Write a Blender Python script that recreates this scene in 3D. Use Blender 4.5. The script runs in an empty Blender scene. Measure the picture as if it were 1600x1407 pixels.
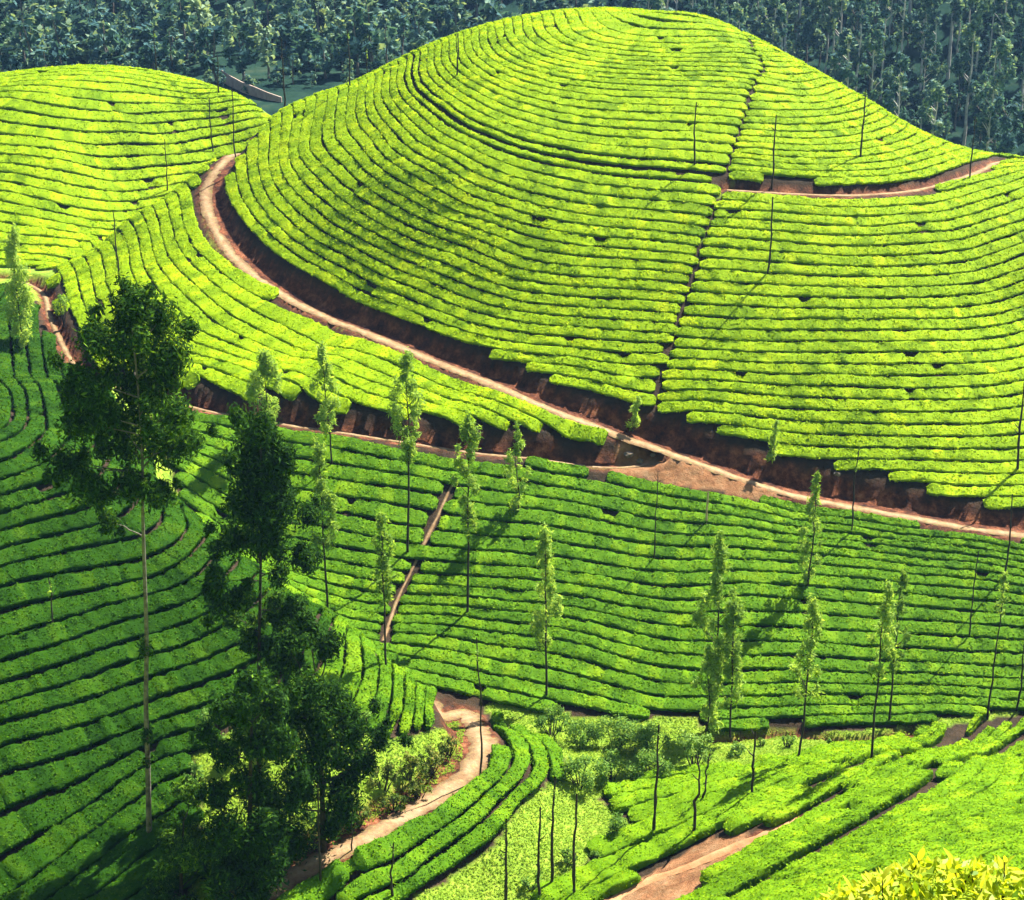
import bpy, math, random
import numpy as np
from mathutils import Vector, Matrix

random.seed(7)
rng = np.random.default_rng(7)
R = math.radians
sc = bpy.context.scene
col = sc.collection

# ------------------------------------------------------------------ camera
FPX, CU, CV, PITCH = 2540.0, 800.0, 703.5, R(20.0)
cam_d = bpy.data.cameras.new('camera')
cam_d.sensor_fit = 'HORIZONTAL'
cam_d.sensor_width = 36.0
cam_d.lens = 36.0 * FPX / 1600.0
cam_d.clip_start = 0.3
cam_d.clip_end = 3000.0
cam = bpy.data.objects.new('camera', cam_d)
col.objects.link(cam)
cam.location = (0, 0, 0)
cam.rotation_euler = (R(90) - PITCH, 0, 0)
sc.camera = cam

# ------------------------------------------------------------------ sky, sun, exposure
SUN_EL, SUN_AZ = R(50.0), R(43.0)          # azimuth measured from the view direction towards the right
w = bpy.data.worlds.new('World')
sc.world = w
w.use_nodes = True
nt = w.node_tree
bg = nt.nodes['Background']
sky = nt.nodes.new('ShaderNodeTexSky')
sky.sky_type = 'NISHITA'
sky.sun_disc = False
sky.sun_elevation = SUN_EL
sky.sun_rotation = SUN_AZ
nt.links.new(sky.outputs[0], bg.inputs[0])
bg.inputs[1].default_value = 0.05
sun_d = bpy.data.lights.new('sun', 'SUN')
sun_d.energy = 5.0
sun_d.angle = R(0.5)
sun_d.color = (1.0, 0.95, 0.84)
sun = bpy.data.objects.new('sun', sun_d)
col.objects.link(sun)
S = Vector((math.cos(SUN_EL) * math.sin(SUN_AZ), math.cos(SUN_EL) * math.cos(SUN_AZ), math.sin(SUN_EL)))
sun.rotation_euler = S.to_track_quat('Z', 'Y').to_euler()
vs = sc.view_settings
vs.view_transform = 'Standard'
vs.look = 'None'
vs.gamma = 1.0
vs.use_curve_mapping = False
vs.exposure = 2.3
try:
    sc.cycles.max_bounces = 8
    sc.cycles.volume_bounces = 0
    sc.cycles.transparent_max_bounces = 8
except Exception:
    pass

# ------------------------------------------------------------------ projection helpers
CP, SP = math.cos(PITCH), math.sin(PITCH)


def ray(u, v):
    a = (np.asarray(u, float) - CU) / FPX
    b = (CV - np.asarray(v, float)) / FPX
    return np.stack([a, CP + b * SP, -SP + b * CP], -1)


def at(u, v, Y):
    r = ray(u, v)
    return r * (np.asarray(Y, float) / r[..., 1])[..., None]


def proj(P):
    P = np.asarray(P, float)
    d = P[..., 1] * CP - P[..., 2] * SP
    h = P[..., 1] * SP + P[..., 2] * CP
    return CU + FPX * P[..., 0] / d, CV - FPX * h / d


# ------------------------------------------------------------------ thin plate spline
class TPS:
    def __init__(s, X, z, lam=1e-3):
        X = np.asarray(X, float)
        z = np.asarray(z, float)
        s.c = X.mean(0)
        s.k = 1.0 / (np.abs(X - s.c).max() + 1e-9)
        s.X = (X - s.c) * s.k
        n = len(X)
        K = s.phi(s.X, s.X) + lam * np.eye(n)
        P = np.hstack([np.ones((n, 1)), s.X])
        A = np.vstack([np.hstack([K, P]), np.hstack([P.T, np.zeros((3, 3))])])
        sol = np.linalg.solve(A, np.concatenate([z, np.zeros(3)]))
        s.w, s.a = sol[:n], sol[n:]

    @staticmethod
    def phi(A, B):
        d2 = ((A[:, None, :] - B[None, :, :]) ** 2).sum(-1)
        return 0.5 * d2 * np.log(d2 + 1e-12)

    def __call__(s, X):
        X = (np.asarray(X, float).reshape(-1, 2) - s.c) * s.k
        out = np.empty(len(X))
        for i in range(0, len(X), 20000):
            q = X[i:i + 20000]
            out[i:i + 20000] = s.phi(q, s.X) @ s.w + s.a[0] + q @ s.a[1:]
        return out


# ------------------------------------------------------------------ the lie of the land
CTRL_P = [
    # valley field up to the dome, one column
    (900, 1130, 100), (900, 1000, 107.1), (900, 900, 112.9), (900, 800, 118.8), (900, 700, 124.8), (900, 600, 130.5),
    (900, 500, 136.6), (900, 400, 142.8), (900, 300, 149.9), (900, 200, 158.7), (950, 100, 170.4), (980, 50, 179), (1000, 15, 190.4),
    (1100, 1100, 102), (1100, 950, 110), (1100, 780, 119.5), (1100, 640, 127.5), (1100, 500, 136), (1100, 400, 142), (1100, 300, 149),
    (1100, 200, 158), (1100, 100, 170), (1100, 22, 188),
    (1250, 95, 183), (1250, 200, 160), (1250, 300, 149.5), (1300, 450, 139), (1300, 600, 130), (1300, 700, 125), (1250, 775, 121),
    (1350, 150, 177), (1430, 200, 172), (1430, 260, 158), (1430, 350, 147), (1520, 238, 169), (1545, 260, 162), (1600, 246, 168), (1600, 363, 151),
    (1600, 505, 142), (1600, 600, 133.5), (1600, 720, 125.5), (1600, 830, 118), (1600, 950, 110.8), (1450, 800, 119.5), (1450, 950, 110.5),
    (1600, 1110, 102), (1400, 1080, 103.5), (1400, 1140, 99.5), (1250, 1050, 104.5), (1250, 1140, 99.5), (1100, 1150, 98.5),
    # dome, left flank
    (870, 16, 189.5), (760, 36, 188), (650, 76, 187), (550, 126, 186), (435, 176, 185), (370, 226, 180),
    (700, 120, 172), (700, 250, 155), (700, 400, 145.5), (700, 500, 139), (700, 570, 134),
    (560, 200, 170), (560, 300, 156.5), (560, 400, 149), (560, 470, 144.5), (450, 300, 163), (450, 400, 153),
    (345, 250, 180), (316, 300, 169), (340, 380, 158), (420, 440, 150), (500, 490, 144), (980, 680, 126),
    (300, 272, 177), (200, 340, 170), (100, 410, 165), (250, 400, 158), (250, 500, 145), (180, 450, 153), (70, 450, 158), (120, 570, 142), (200, 595, 136.5),
    (290, 620, 131.5), (450, 560, 137), (450, 650, 128), (700, 690, 125), (700, 625, 129.3), (960, 725, 123.5),
    (330, 650, 128.5), (330, 750, 121), (500, 800, 118.5), (500, 900, 112.5), (500, 945, 109.3), (650, 1000, 107), (600, 950, 110), (700, 850, 115.5),
    (800, 1100, 101.5), (340, 840, 115.5), (600, 1012, 105.8), (700, 1085, 101.8),
    (300, 590, 133.2), (450, 612, 129.6), (600, 632, 128.0), (700, 649, 126.8), (850, 675, 125.3), (940, 690, 124.7),
    # gully floor
    (1000, 1150, 98), (870, 1250, 88.3), (780, 1400, 79.2), (950, 1250, 89.5), (760, 1300, 83.2), (650, 1335, 80.2),
    # near right slope
    (1600, 1200, 84), (1600, 1300, 68), (1600, 1400, 56), (1000, 1400, 76), (1200, 1400, 69), (1400, 1400, 62.5), (1100, 1250, 86),
    (1300, 1250, 81.5), (1300, 1170, 92), (1450, 1200, 83), (1450, 1300, 71.5), (1200, 1300, 78.5),
    # near left hill and its nose
    (712, 1108, 95.3), (755, 1180, 90.0), (560, 1310, 79.6), (410, 1400, 75), (880, 1190, 92.3), (700, 1350, 80.6), (500, 1400, 76.5), (820, 1200, 89.2),
    (600, 1020, 97), (500, 950, 99), (340, 850, 104), (280, 790, 110), (600, 1120, 90.5), (600, 1150, 89), (450, 1100, 90), (700, 1230, 86.4),
    (0, 500, 146), (0, 600, 125), (100, 600, 127), (0, 700, 110), (100, 700, 112), (0, 800, 103.7), (0, 900, 98.2), (0, 1000, 92.9), (0, 1200, 83.6),
    (0, 1400, 75.6), (200, 900, 99.5), (200, 720, 112), (250, 820, 104.5), (300, 1000, 94), (300, 1200, 84.2), (150, 800, 104.5),
    # left back hill
    (0, 400, 168), (0, 300, 177.8), (0, 200, 188.5), (0, 150, 196), (0, 116, 206), (100, 104, 207), (200, 108, 207.5), (200, 200, 194), (200, 250, 190.5), (200, 300, 186.5),
    (300, 131, 208), (300, 220, 199), (400, 161, 209), (100, 385, 172), (100, 250, 184.5),
]
CTRL_W = [
    (15, 205, -18.5), (15, 225, -30), (15, 245, -50), (-20, 205, -30), (-10, 225, -38), (45, 190, -33), (70, 186, -34), (70, 205, -48), (100, 178, -32),
    (100, 205, -48), (45, 215, -46), (45, 245, -62), (100, 245, -64),
    (-41, 178, -39.2), (-47, 171, -40.6), (-36.5, 188, -37.2), (-32, 199, -36.5), (-25, 215, -38), (-20, 245, -40), (-65, 225, -29), (-65, 245, -37), (-110, 218, -27), (-110, 245, -36), (-110, 180, -33),
    (-19.5, 110.8, -49.6), (-12, 104.8, -52.8), (-8, 101.6, -54.3), (-3.8, 98.6, -55.7), (-26, 118, -47.0),
    (0, 0, -1.8), (4, 0, -1.6), (-8, 0, -2.2), (1.3, 5, -4.75), (-3, 5, -5.4), (5, 5, -4.7), (0, 10, -9.4), (8, 10, -9.0), (0, 20, -17.5), (30, 20, -15), (0, 40, -33),
    (-30, 40, -35), (30, 45, -33.8), (0, 58, -45), (-25, 62, -50.5), (-45, 60, -49), (20, 58, -43), (0, 68, -53), (45, 40, -29.5),
    (90, 120, -47), (100, 90, -42), (110, 60, -30), (105, 145, -38), (-90, 100, -38), (-90, 140, -38), (-80, 75, -49), (-90, 168, -38), (60, 0, 0), (-60, 0, -8),
    (-110, 60, -40), (-110, 20, -20), (110, 20, -8),
]
_cp = np.array(CTRL_P, float)
_pw = at(_cp[:, 0], _cp[:, 1], _cp[:, 2])
_ctrl = np.vstack([_pw, np.array(CTRL_W, float)])
ground = TPS(_ctrl[:, :2], _ctrl[:, 2], 2e-5)

X0, X1, Y0, Y1, DG = -70.0, 75.0, 46.0, 214.0, 0.45
gx = np.arange(X0, X1 + DG, DG)
gy = np.arange(Y0, Y1 + DG, DG)
GX, GY = np.meshgrid(gx, gy)
Znat = ground(np.stack([GX.ravel(), GY.ravel()], -1)).reshape(GX.shape) - 0.45


def bil(Z, x, y):
    x = np.asarray(x, float)
    y = np.asarray(y, float)
    fx = np.clip((x - gx[0]) / DG, 0, len(gx) - 1.001)
    fy = np.clip((y - gy[0]) / DG, 0, len(gy) - 1.001)
    i, j = fx.astype(int), fy.astype(int)
    a, b = fx - i, fy - j
    return (Z[j, i] * (1 - a) * (1 - b) + Z[j, i + 1] * a * (1 - b) + Z[j + 1, i] * (1 - a) * b + Z[j + 1, i + 1] * a * b)


def cast(u, v, Z=None):
    """first point of the ground that the sight line through a picture point meets"""
    Z = Znat if Z is None else Z
    r = ray(u, v)
    r = r / r[1]
    t = np.arange(47.0, 213.0, 0.1)
    x, z = r[0] * t, r[2] * t
    below = np.nonzero(z < bil(Z, x, t))[0]
    if len(below) == 0:
        g = bil(Z, x, t)
        k = np.argmin(z - g)
        return np.array([x[k], t[k], g[k]])
    k = below[0]
    lo, hi = (t[k - 1] if k else t[k]), t[k]
    for _ in range(12):
        m = 0.5 * (lo + hi)
        if r[2] * m < bil(Z, r[0] * m, m):
            hi = m
        else:
            lo = m
    return np.array([r[0] * hi, hi, float(bil(Z, r[0] * hi, hi))])


def pts(lst):
    """mixed list: (u, v) picture points cast on the ground, ('w', x, y) plan points"""
    out = []
    for p in lst:
        if p[0] == 'w':
            out.append((p[1], p[2]))
        else:
            c = cast(p[0], p[1])
            out.append((c[0], c[1]))
    return np.array(out)


def smooth_line(P, step=0.5):
    """Catmull-Rom through the plan points, evenly resampled"""
    P = np.asarray(P, float)
    Q = np.vstack([2 * P[0] - P[1], P, 2 * P[-1] - P[-2]])
    out = []
    for i in range(1, len(Q) - 2):
        a, b, c, d = Q[i - 1], Q[i], Q[i + 1], Q[i + 2]
        for t in np.linspace(0, 1, 12, endpoint=False):
            out.append(0.5 * ((2 * b) + (-a + c) * t + (2 * a - 5 * b + 4 * c - d) * t * t + (-a + 3 * b - 3 * c + d) * t ** 3))
    out.append(P[-1])
    out = np.array(out)
    d = np.concatenate([[0], np.cumsum(np.linalg.norm(np.diff(out, axis=0), axis=1))])
    s = np.arange(0, d[-1], step)
    return np.stack([np.interp(s, d, out[:, k]) for k in range(out.shape[1])], -1)


def gauss1(a, n):
    k = np.exp(-0.5 * (np.arange(-3 * n, 3 * n + 1) / n) ** 2)
    k /= k.sum()
    return np.convolve(np.pad(a, 3 * n, mode='edge'), k, 'valid')


ROADS = {   # name: (points, width, cut steepness, fill steepness)
    'upper': ([('w', 82, 116.5), (1600, 833), (1480, 816), (1380, 797), (1250, 775), (1180, 753), (1100, 724), (1040, 702), (980, 684), (900, 653), (840, 628), (780, 601), (700, 570),
               (640, 546), (560, 513), (500, 490), (450, 463), (400, 430), (362, 396), (336, 356), (321, 312), (325, 282), (345, 252), ('w', -30, 186), ('w', -26, 198)], 1.25, 1.8, 2.2),
    'lower': ([(1040, 706), (1003, 716), (965, 724), (880, 714), (780, 700), (700, 691), (600, 674), (500, 660), (400, 642), (290, 623), (200, 600), (122, 569), (95, 525), (76, 482),
               (69, 452), (42, 434), (0, 430), ('w', -68, 160)], 0.5, 4.5, 2.0),
    'terrace': ([(1128, 292), (1180, 297), (1260, 301), (1340, 303), (1420, 297), (1480, 282), (1530, 266), (1600, 249), ('w', 72, 172)], 0.8, 6.0, 1.6),
    'nose': ([('w', -6.8, 101.2), ('w', -4.7, 98.7), (714, 1109), (735, 1130), (752, 1156), (748, 1186), (715, 1224), (650, 1268), (560, 1312), (480, 1358), (410, 1402), ('w', -19, 68)], 1.7, 2.2, 2.2),
    'foot_of_field': ([(1095, 1150), (1130, 1156), (1200, 1146), (1260, 1146), (1320, 1156), (1395, 1148), (1440, 1138)], 0.25, 4.5, 1.0),
    'cut': ([('w', 3.0, 69.5), (960, 1408), (1020, 1378), (1090, 1346), (1160, 1316), (1210, 1296), (1262, 1272)], 0.7, 2.4, 2.0),
}
Znew = Znat.copy()
road_dist = np.full(GX.shape, 99.0)
road_lines = {}


def near_line(L, rad, X, Y):
    """distance and index of the nearest line vertex for grid nodes within rad of the line"""
    best = np.full(X.shape, 99.0)
    idx = np.zeros(X.shape, int)
    for k0 in range(0, len(L), 8):
        seg = L[k0:k0 + 9]
        m = (X > seg[:, 0].min() - rad) & (X < seg[:, 0].max() + rad) & (Y > seg[:, 1].min() - rad) & (Y < seg[:, 1].max() + rad)
        if not m.any():
            continue
        xs, ys = X[m], Y[m]
        d = np.hypot(xs[:, None] - seg[None, :, 0], ys[:, None] - seg[None, :, 1])
        j = d.argmin(1)
        dm = d[np.arange(len(j)), j]
        bm, im = best[m], idx[m]
        up = dm < bm
        bm[up] = dm[up]
        im[up] = k0 + j[up]
        best[m] = bm
        idx[m] = im
    return best, idx


for nm, (pl, wd, kc, kf) in ROADS.items():
    L = smooth_line(pts(pl), 0.3)
    L[:, 0] = gauss1(L[:, 0], 4)
    L[:, 1] = gauss1(L[:, 1], 4)
    z = gauss1(bil(Znat, L[:, 0], L[:, 1]), 8)
    road_lines[nm] = (L, z, wd)
    d, i = near_line(L, 9.0, GX, GY)
    m = d < 9
    rz = z[i] - (0.0 if nm in ('nose', 'cut') else 0.2)
    z -= 0.0 if nm in ('nose', 'cut') else 0.2
    if nm in ('foot_of_field', 'lower'):
        rz = rz - (0.5 if nm == 'lower' else 0.3)
        z -= 0.5
    e = np.maximum(0, d - wd / 2 - 0.25 - np.where(Znat > rz + 0.2, {'cut': 0.2, 'lower': 0.25, 'terrace': 0.2, 'foot_of_field': 0.0}.get(nm, 0.7), 0.0))
    zz = np.minimum(np.maximum(Znew, rz - kf * e), rz + kc * e)
    Znew = np.where(m, zz, Znew)
    road_dist = np.minimum(road_dist, np.where(m, d - wd / 2, 99))
Znew += 0.0
FOOT = {    # narrow footpaths between the hedges: points, half width
    'dome': ([(1192, 108), (1175, 135), (1160, 190), (1148, 232), (1132, 282), (1112, 335), (1098, 385), (1080, 440), (1064, 500), (1046, 560), (1030, 610), (1020, 640)], 0.0),
    'valley': ([(716, 742), (700, 772), (685, 805), (665, 845), (645, 888), (622, 935), (608, 975), (598, 1006)], 0.20),
    'step_upper': ([(1040, 1345), (1100, 1312), (1153, 1288), (1204, 1262), (1257, 1235), (1304, 1215), (1370, 1188), (1490, 1146)], 0.32),
    'step_mid': ([(1262, 1272), (1308, 1253), (1372, 1219), (1440, 1184), (1525, 1151), (1600, 1123)], 0.32),
    'step_lower': ([(1150, 1409), (1204, 1379), (1244, 1352), (1304, 1322), (1370, 1282), (1437, 1245), (1521, 1194), (1600, 1154)], 0.42),
}
foot_dist = np.full(GX.shape, 99.0)
foot_lines = {}
for nm, (pl, hw) in FOOT.items():
    L = smooth_line(pts(pl), 0.3)
    foot_lines[nm] = L
    d, i = near_line(L, 3.0, GX, GY)
    foot_dist = np.minimum(foot_dist, d - hw)

BARE_PATCH = pts([(930, 1425), (985, 1385), (1050, 1345), (1105, 1312), (1165, 1296), (1180, 1312), (1165, 1335), (1110, 1375), (1060, 1425)])
JUNCTION = pts([(968, 688), (1040, 698), (1120, 728), (1240, 770), (1200, 782), (1100, 768), (1020, 752), (955, 740)])


def gz(x, y):
    return bil(Znew, x, y)


# ------------------------------------------------------------------ materials
def new_mat(name):
    m = bpy.data.materials.new(name)
    m.use_nodes = True
    n = m.node_tree
    n.nodes.clear()
    out = n.nodes.new('ShaderNodeOutputMaterial')
    return m, n, out


def N(n, t, **kw):
    x = n.nodes.new(t)
    for k, v in kw.items():
        if hasattr(x, k):
            setattr(x, k, v)
        else:
            x.inputs[k].default_value = v
    return x


def ramp(n, fac, stops):
    r = n.nodes.new('ShaderNodeValToRGB')
    e = r.color_ramp.elements
    while len(e) < len(stops):
        e.new(0.5)
    for k, (p, c) in enumerate(stops):
        e[k].position = p
        e[k].color = (*c, 1)
    n.links.new(fac, r.inputs[0])
    return r.outputs[0]


def noise(n, scale, detail=4.0, rough=0.6, vec=None):
    t = N(n, 'ShaderNodeTexNoise', Scale=scale, Detail=detail, Roughness=rough)
    if vec is None:
        g = n.nodes.new('ShaderNodeNewGeometry')
        vec = g.outputs['Position']
    n.links.new(vec, t.inputs['Vector'])
    return t.outputs['Fac']


def math_node(n, op, a, b):
    m = N(n, 'ShaderNodeMath', operation=op)
    for k, q in enumerate((a, b)):
        if isinstance(q, (int, float)):
            m.inputs[k].default_value = q
        else:
            n.links.new(q, m.inputs[k])
    return m.outputs[0]


def leaf_mat(name, dark, mid, light, transl=0.35, rough=0.65, patch=0.08, spec=0.02, tcol=None, bump=0.0, pamp=0.9):
    """leaf colour from a per-face 'tint' attribute plus broad patches, with light passing through the blade"""
    m, n, out = new_mat(name)
    a = N(n, 'ShaderNodeAttribute', attribute_name='tint')
    f = math_node(n, 'ADD', a.outputs['Fac'], math_node(n, 'MULTIPLY', math_node(n, 'SUBTRACT', noise(n, patch, 3), 0.5), pamp))
    f = math_node(n, 'ADD', f, math_node(n, 'MULTIPLY', math_node(n, 'SUBTRACT', noise(n, 1.3, 2), 0.5), 0.5))
    c = ramp(n, f, [(0.0, dark), (0.5, mid), (1.0, light)])
    p = N(n, 'ShaderNodeBsdfPrincipled')
    p.inputs['Roughness'].default_value = rough
    p.inputs['Specular IOR Level'].default_value = spec
    n.links.new(c, p.inputs['Base Color'])
    if bump:
        bn = N(n, 'ShaderNodeBump', Strength=bump, Distance=0.12)
        n.links.new(noise(n, 5.5, 4, 0.7), bn.inputs['Height'])
        n.links.new(bn.outputs[0], p.inputs['Normal'])
    t = N(n, 'ShaderNodeBsdfTranslucent')
    mixc = N(n, 'ShaderNodeMix', data_type='RGBA', blend_type='MULTIPLY')
    mixc.inputs[0].default_value = 1.0
    n.links.new(c, mixc.inputs[6])
    mixc.inputs[7].default_value = (*(tcol or (1.5, 1.35, 0.6)), 1)
    n.links.new(mixc.outputs[2], t.inputs['Color'])
    mx = N(n, 'ShaderNodeMixShader')
    mx.inputs[0].default_value = transl
    n.links.new(p.outputs[0], mx.inputs[1])
    n.links.new(t.outputs[0], mx.inputs[2])
    n.links.new(mx.outputs[0], out.inputs[0])
    return m


def plain_mat(name, stops, scale, rough=0.9, bump=0.3, bscale=None, spec=0.2, detail=5.0):
    m, n, out = new_mat(name)
    c = ramp(n, noise(n, scale, detail, 0.65), stops)
    p = N(n, 'ShaderNodeBsdfPrincipled')
    p.inputs['Roughness'].default_value = rough
    p.inputs['Specular IOR Level'].default_value = spec
    n.links.new(c, p.inputs['Base Color'])
    if bump:
        b = N(n, 'ShaderNodeBump', Strength=bump, Distance=0.15)
        n.links.new(noise(n, bscale or scale * 4, 5, 0.7), b.inputs['Height'])
        n.links.new(b.outputs[0], p.inputs['Normal'])
    n.links.new(p.outputs[0], out.inputs[0])
    return m


M = {}
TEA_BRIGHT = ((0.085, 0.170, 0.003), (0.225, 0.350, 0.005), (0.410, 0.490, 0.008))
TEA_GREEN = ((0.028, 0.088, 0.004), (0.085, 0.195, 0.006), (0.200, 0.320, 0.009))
TEA_SHADED = ((0.008, 0.033, 0.002), (0.022, 0.074, 0.003), (0.065, 0.138, 0.005))  # shade of the lower left hill, put into the leaf colour
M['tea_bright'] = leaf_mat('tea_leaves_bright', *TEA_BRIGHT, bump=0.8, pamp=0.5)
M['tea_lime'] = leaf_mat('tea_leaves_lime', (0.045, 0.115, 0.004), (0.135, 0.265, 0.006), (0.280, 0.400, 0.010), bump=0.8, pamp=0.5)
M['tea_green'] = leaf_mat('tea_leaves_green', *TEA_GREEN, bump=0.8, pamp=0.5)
M['tea_shaded'] = leaf_mat('tea_leaves_shaded', *TEA_SHADED, bump=0.8, pamp=0.5)
M['tree_leaf'] = leaf_mat('silver_oak_leaves', (0.07, 0.14, 0.025), (0.17, 0.28, 0.05), (0.34, 0.46, 0.10), 0.5)
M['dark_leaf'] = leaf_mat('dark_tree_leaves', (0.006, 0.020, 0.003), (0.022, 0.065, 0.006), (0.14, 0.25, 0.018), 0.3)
M['far_leaf'] = leaf_mat('hazed_forest_leaves', (0.018, 0.052, 0.060), (0.050, 0.115, 0.115), (0.22, 0.30, 0.17), 0.3, patch=0.06)  # blue of the distant haze is mixed into the leaf colour
M['shrub_leaf'] = leaf_mat('shrub_leaves', (0.035, 0.085, 0.018), (0.10, 0.20, 0.035), (0.26, 0.37, 0.09), 0.4, patch=0.3)
M['dry_leaf'] = leaf_mat('dry_bank_growth', (0.02, 0.05, 0.01), (0.07, 0.11, 0.02), (0.24, 0.22, 0.06), 0.3, patch=0.4)
M['grass'] = leaf_mat('meadow_grass', (0.06, 0.13, 0.010), (0.15, 0.25, 0.018), (0.30, 0.34, 0.04), 0.4, patch=0.3)
M['flush'] = leaf_mat('young_tea_flush', (0.10, 0.19, 0.008), (0.28, 0.36, 0.012), (0.48, 0.48, 0.03), 0.4, rough=0.5, patch=2.0, spec=0.12)
M['bark'] = plain_mat('dark_bark', [(0.3, (0.012, 0.010, 0.008)), (0.7, (0.045, 0.036, 0.028))], 6.0, bump=0.4)
M['pale_bark'] = plain_mat('pale_bark', [(0.3, (0.035, 0.028, 0.022)), (0.75, (0.20, 0.175, 0.15))], 2.5, bump=0.3)
M['white_bark'] = plain_mat('white_bark', [(0.3, (0.22, 0.20, 0.18)), (0.75, (0.50, 0.47, 0.43))], 1.5, bump=0.2)
M['dirt'] = plain_mat('dirt_road', [(0.3, (0.16, 0.075, 0.035)), (0.5, (0.30, 0.18, 0.095)), (0.75, (0.46, 0.33, 0.20))], 0.55, bump=0.35, bscale=5)


def road_mat():
    """tan wheel tracks, a browner worn crown with weeds, crumbling dark edges"""
    m, n, out = new_mat('dirt_track')
    c = ramp(n, noise(n, 1.3, 7, 0.7), [(0.3, (0.20, 0.11, 0.055)), (0.5, (0.36, 0.235, 0.13)), (0.72, (0.52, 0.38, 0.24))])
    e = ramp(n, noise(n, 2.2, 7, 0.75), [(0.35, (0.045, 0.030, 0.012)), (0.52, (0.10, 0.055, 0.025)), (0.68, (0.11, 0.13, 0.03))])
    a = N(n, 'ShaderNodeAttribute', attribute_name='across')
    r = n.nodes.new('ShaderNodeValToRGB')
    el = r.color_ramp.elements
    for p_, v_ in ((0.15, 0.55), (0.5, 0.0), (1.0, 1.0)):
        q = el[0] if p_ == 0.15 else (el[1] if p_ == 1.0 else el.new(p_))
        q.position = p_
        q.color = (v_, v_, v_, 1)
    n.links.new(math_node(n, 'ADD', a.outputs['Fac'], math_node(n, 'MULTIPLY', math_node(n, 'SUBTRACT', noise(n, 1.8, 5), 0.5), 0.8)), r.inputs[0])
    mx = N(n, 'ShaderNodeMix', data_type='RGBA')
    n.links.new(r.outputs[0], mx.inputs[0])
    n.links.new(c, mx.inputs[6])
    n.links.new(e, mx.inputs[7])
    p = N(n, 'ShaderNodeBsdfPrincipled')
    p.inputs['Roughness'].default_value = 0.95
    p.inputs['Specular IOR Level'].default_value = 0.1
    n.links.new(mx.outputs[2], p.inputs['Base Color'])
    b = N(n, 'ShaderNodeBump', Strength=0.5, Distance=0.15)
    n.links.new(noise(n, 5, 5, 0.7), b.inputs['Height'])
    n.links.new(b.outputs[0], p.inputs['Normal'])
    n.links.new(p.outputs[0], out.inputs[0])
    return m


M['dirt'] = road_mat()
M['red_dirt'] = plain_mat('red_dirt', [(0.25, (0.17, 0.065, 0.025)), (0.5, (0.30, 0.14, 0.06)), (0.8, (0.42, 0.24, 0.12))], 0.6, bump=0.4, bscale=5)
M['wall'] = plain_mat('pale_wall', [(0.3, (0.20, 0.14, 0.11)), (0.7, (0.34, 0.26, 0.21))], 0.8, bump=0.2)
M['post'] = plain_mat('weathered_post', [(0.3, (0.30, 0.20, 0.12)), (0.7, (0.55, 0.42, 0.28))], 2.0)
M['rock'] = plain_mat('grey_rock', [(0.3, (0.05, 0.04, 0.03)), (0.7, (0.20, 0.15, 0.11))], 2.0, bump=0.6)


def terrain_mat():
    """soil under the hedges, red earth on steep cut banks, grass where nothing is planted (attribute 'cover')"""
    m, n, out = new_mat('hill_ground')
    soil = ramp(n, noise(n, 0.9, 6, 0.7), [(0.25, (0.012, 0.010, 0.006)), (0.6, (0.035, 0.022, 0.012)), (0.85, (0.07, 0.045, 0.025))])
    red = ramp(n, noise(n, 0.8, 8, 0.8), [(0.36, (0.012, 0.006, 0.004)), (0.5, (0.075, 0.024, 0.011)), (0.62, (0.19, 0.068, 0.030)), (0.78, (0.32, 0.17, 0.09))])
    gr = ramp(n, noise(n, 1.4, 6, 0.7), [(0.3, (0.08, 0.15, 0.012)), (0.55, (0.17, 0.26, 0.02)), (0.8, (0.28, 0.27, 0.06))])
    bank = N(n, 'ShaderNodeAttribute', attribute_name='bank')
    cov = N(n, 'ShaderNodeAttribute', attribute_name='cover')
    m1 = N(n, 'ShaderNodeMix', data_type='RGBA')
    n.links.new(cov.outputs['Fac'], m1.inputs[0])
    n.links.new(soil, m1.inputs[6])
    n.links.new(gr, m1.inputs[7])
    m2 = N(n, 'ShaderNodeMix', data_type='RGBA')
    n.links.new(bank.outputs['Fac'], m2.inputs[0])
    n.links.new(m1.outputs[2], m2.inputs[6])
    n.links.new(red, m2.inputs[7])
    dust = N(n, 'ShaderNodeAttribute', attribute_name='dust')
    m3 = N(n, 'ShaderNodeMix', data_type='RGBA')
    n.links.new(dust.outputs['Fac'], m3.inputs[0])
    n.links.new(m2.outputs[2], m3.inputs[6])
    n.links.new(ramp(n, noise(n, 0.7, 7, 0.7), [(0.3, (0.13, 0.055, 0.022)), (0.5, (0.30, 0.16, 0.07)), (0.75, (0.46, 0.31, 0.17))]), m3.inputs[7])
    m2 = m3
    p = N(n, 'ShaderNodeBsdfPrincipled')
    p.inputs['Roughness'].default_value = 0.95
    p.inputs['Specular IOR Level'].default_value = 0.1
    n.links.new(m2.outputs[2], p.inputs['Base Color'])
    b = N(n, 'ShaderNodeBump', Strength=0.7, Distance=0.35)
    n.links.new(noise(n, 2.2, 7, 0.75), b.inputs['Height'])
    n.links.new(b.outputs[0], p.inputs['Normal'])
    n.links.new(p.outputs[0], out.inputs[0])
    return m


M['ground'] = terrain_mat()


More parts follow.
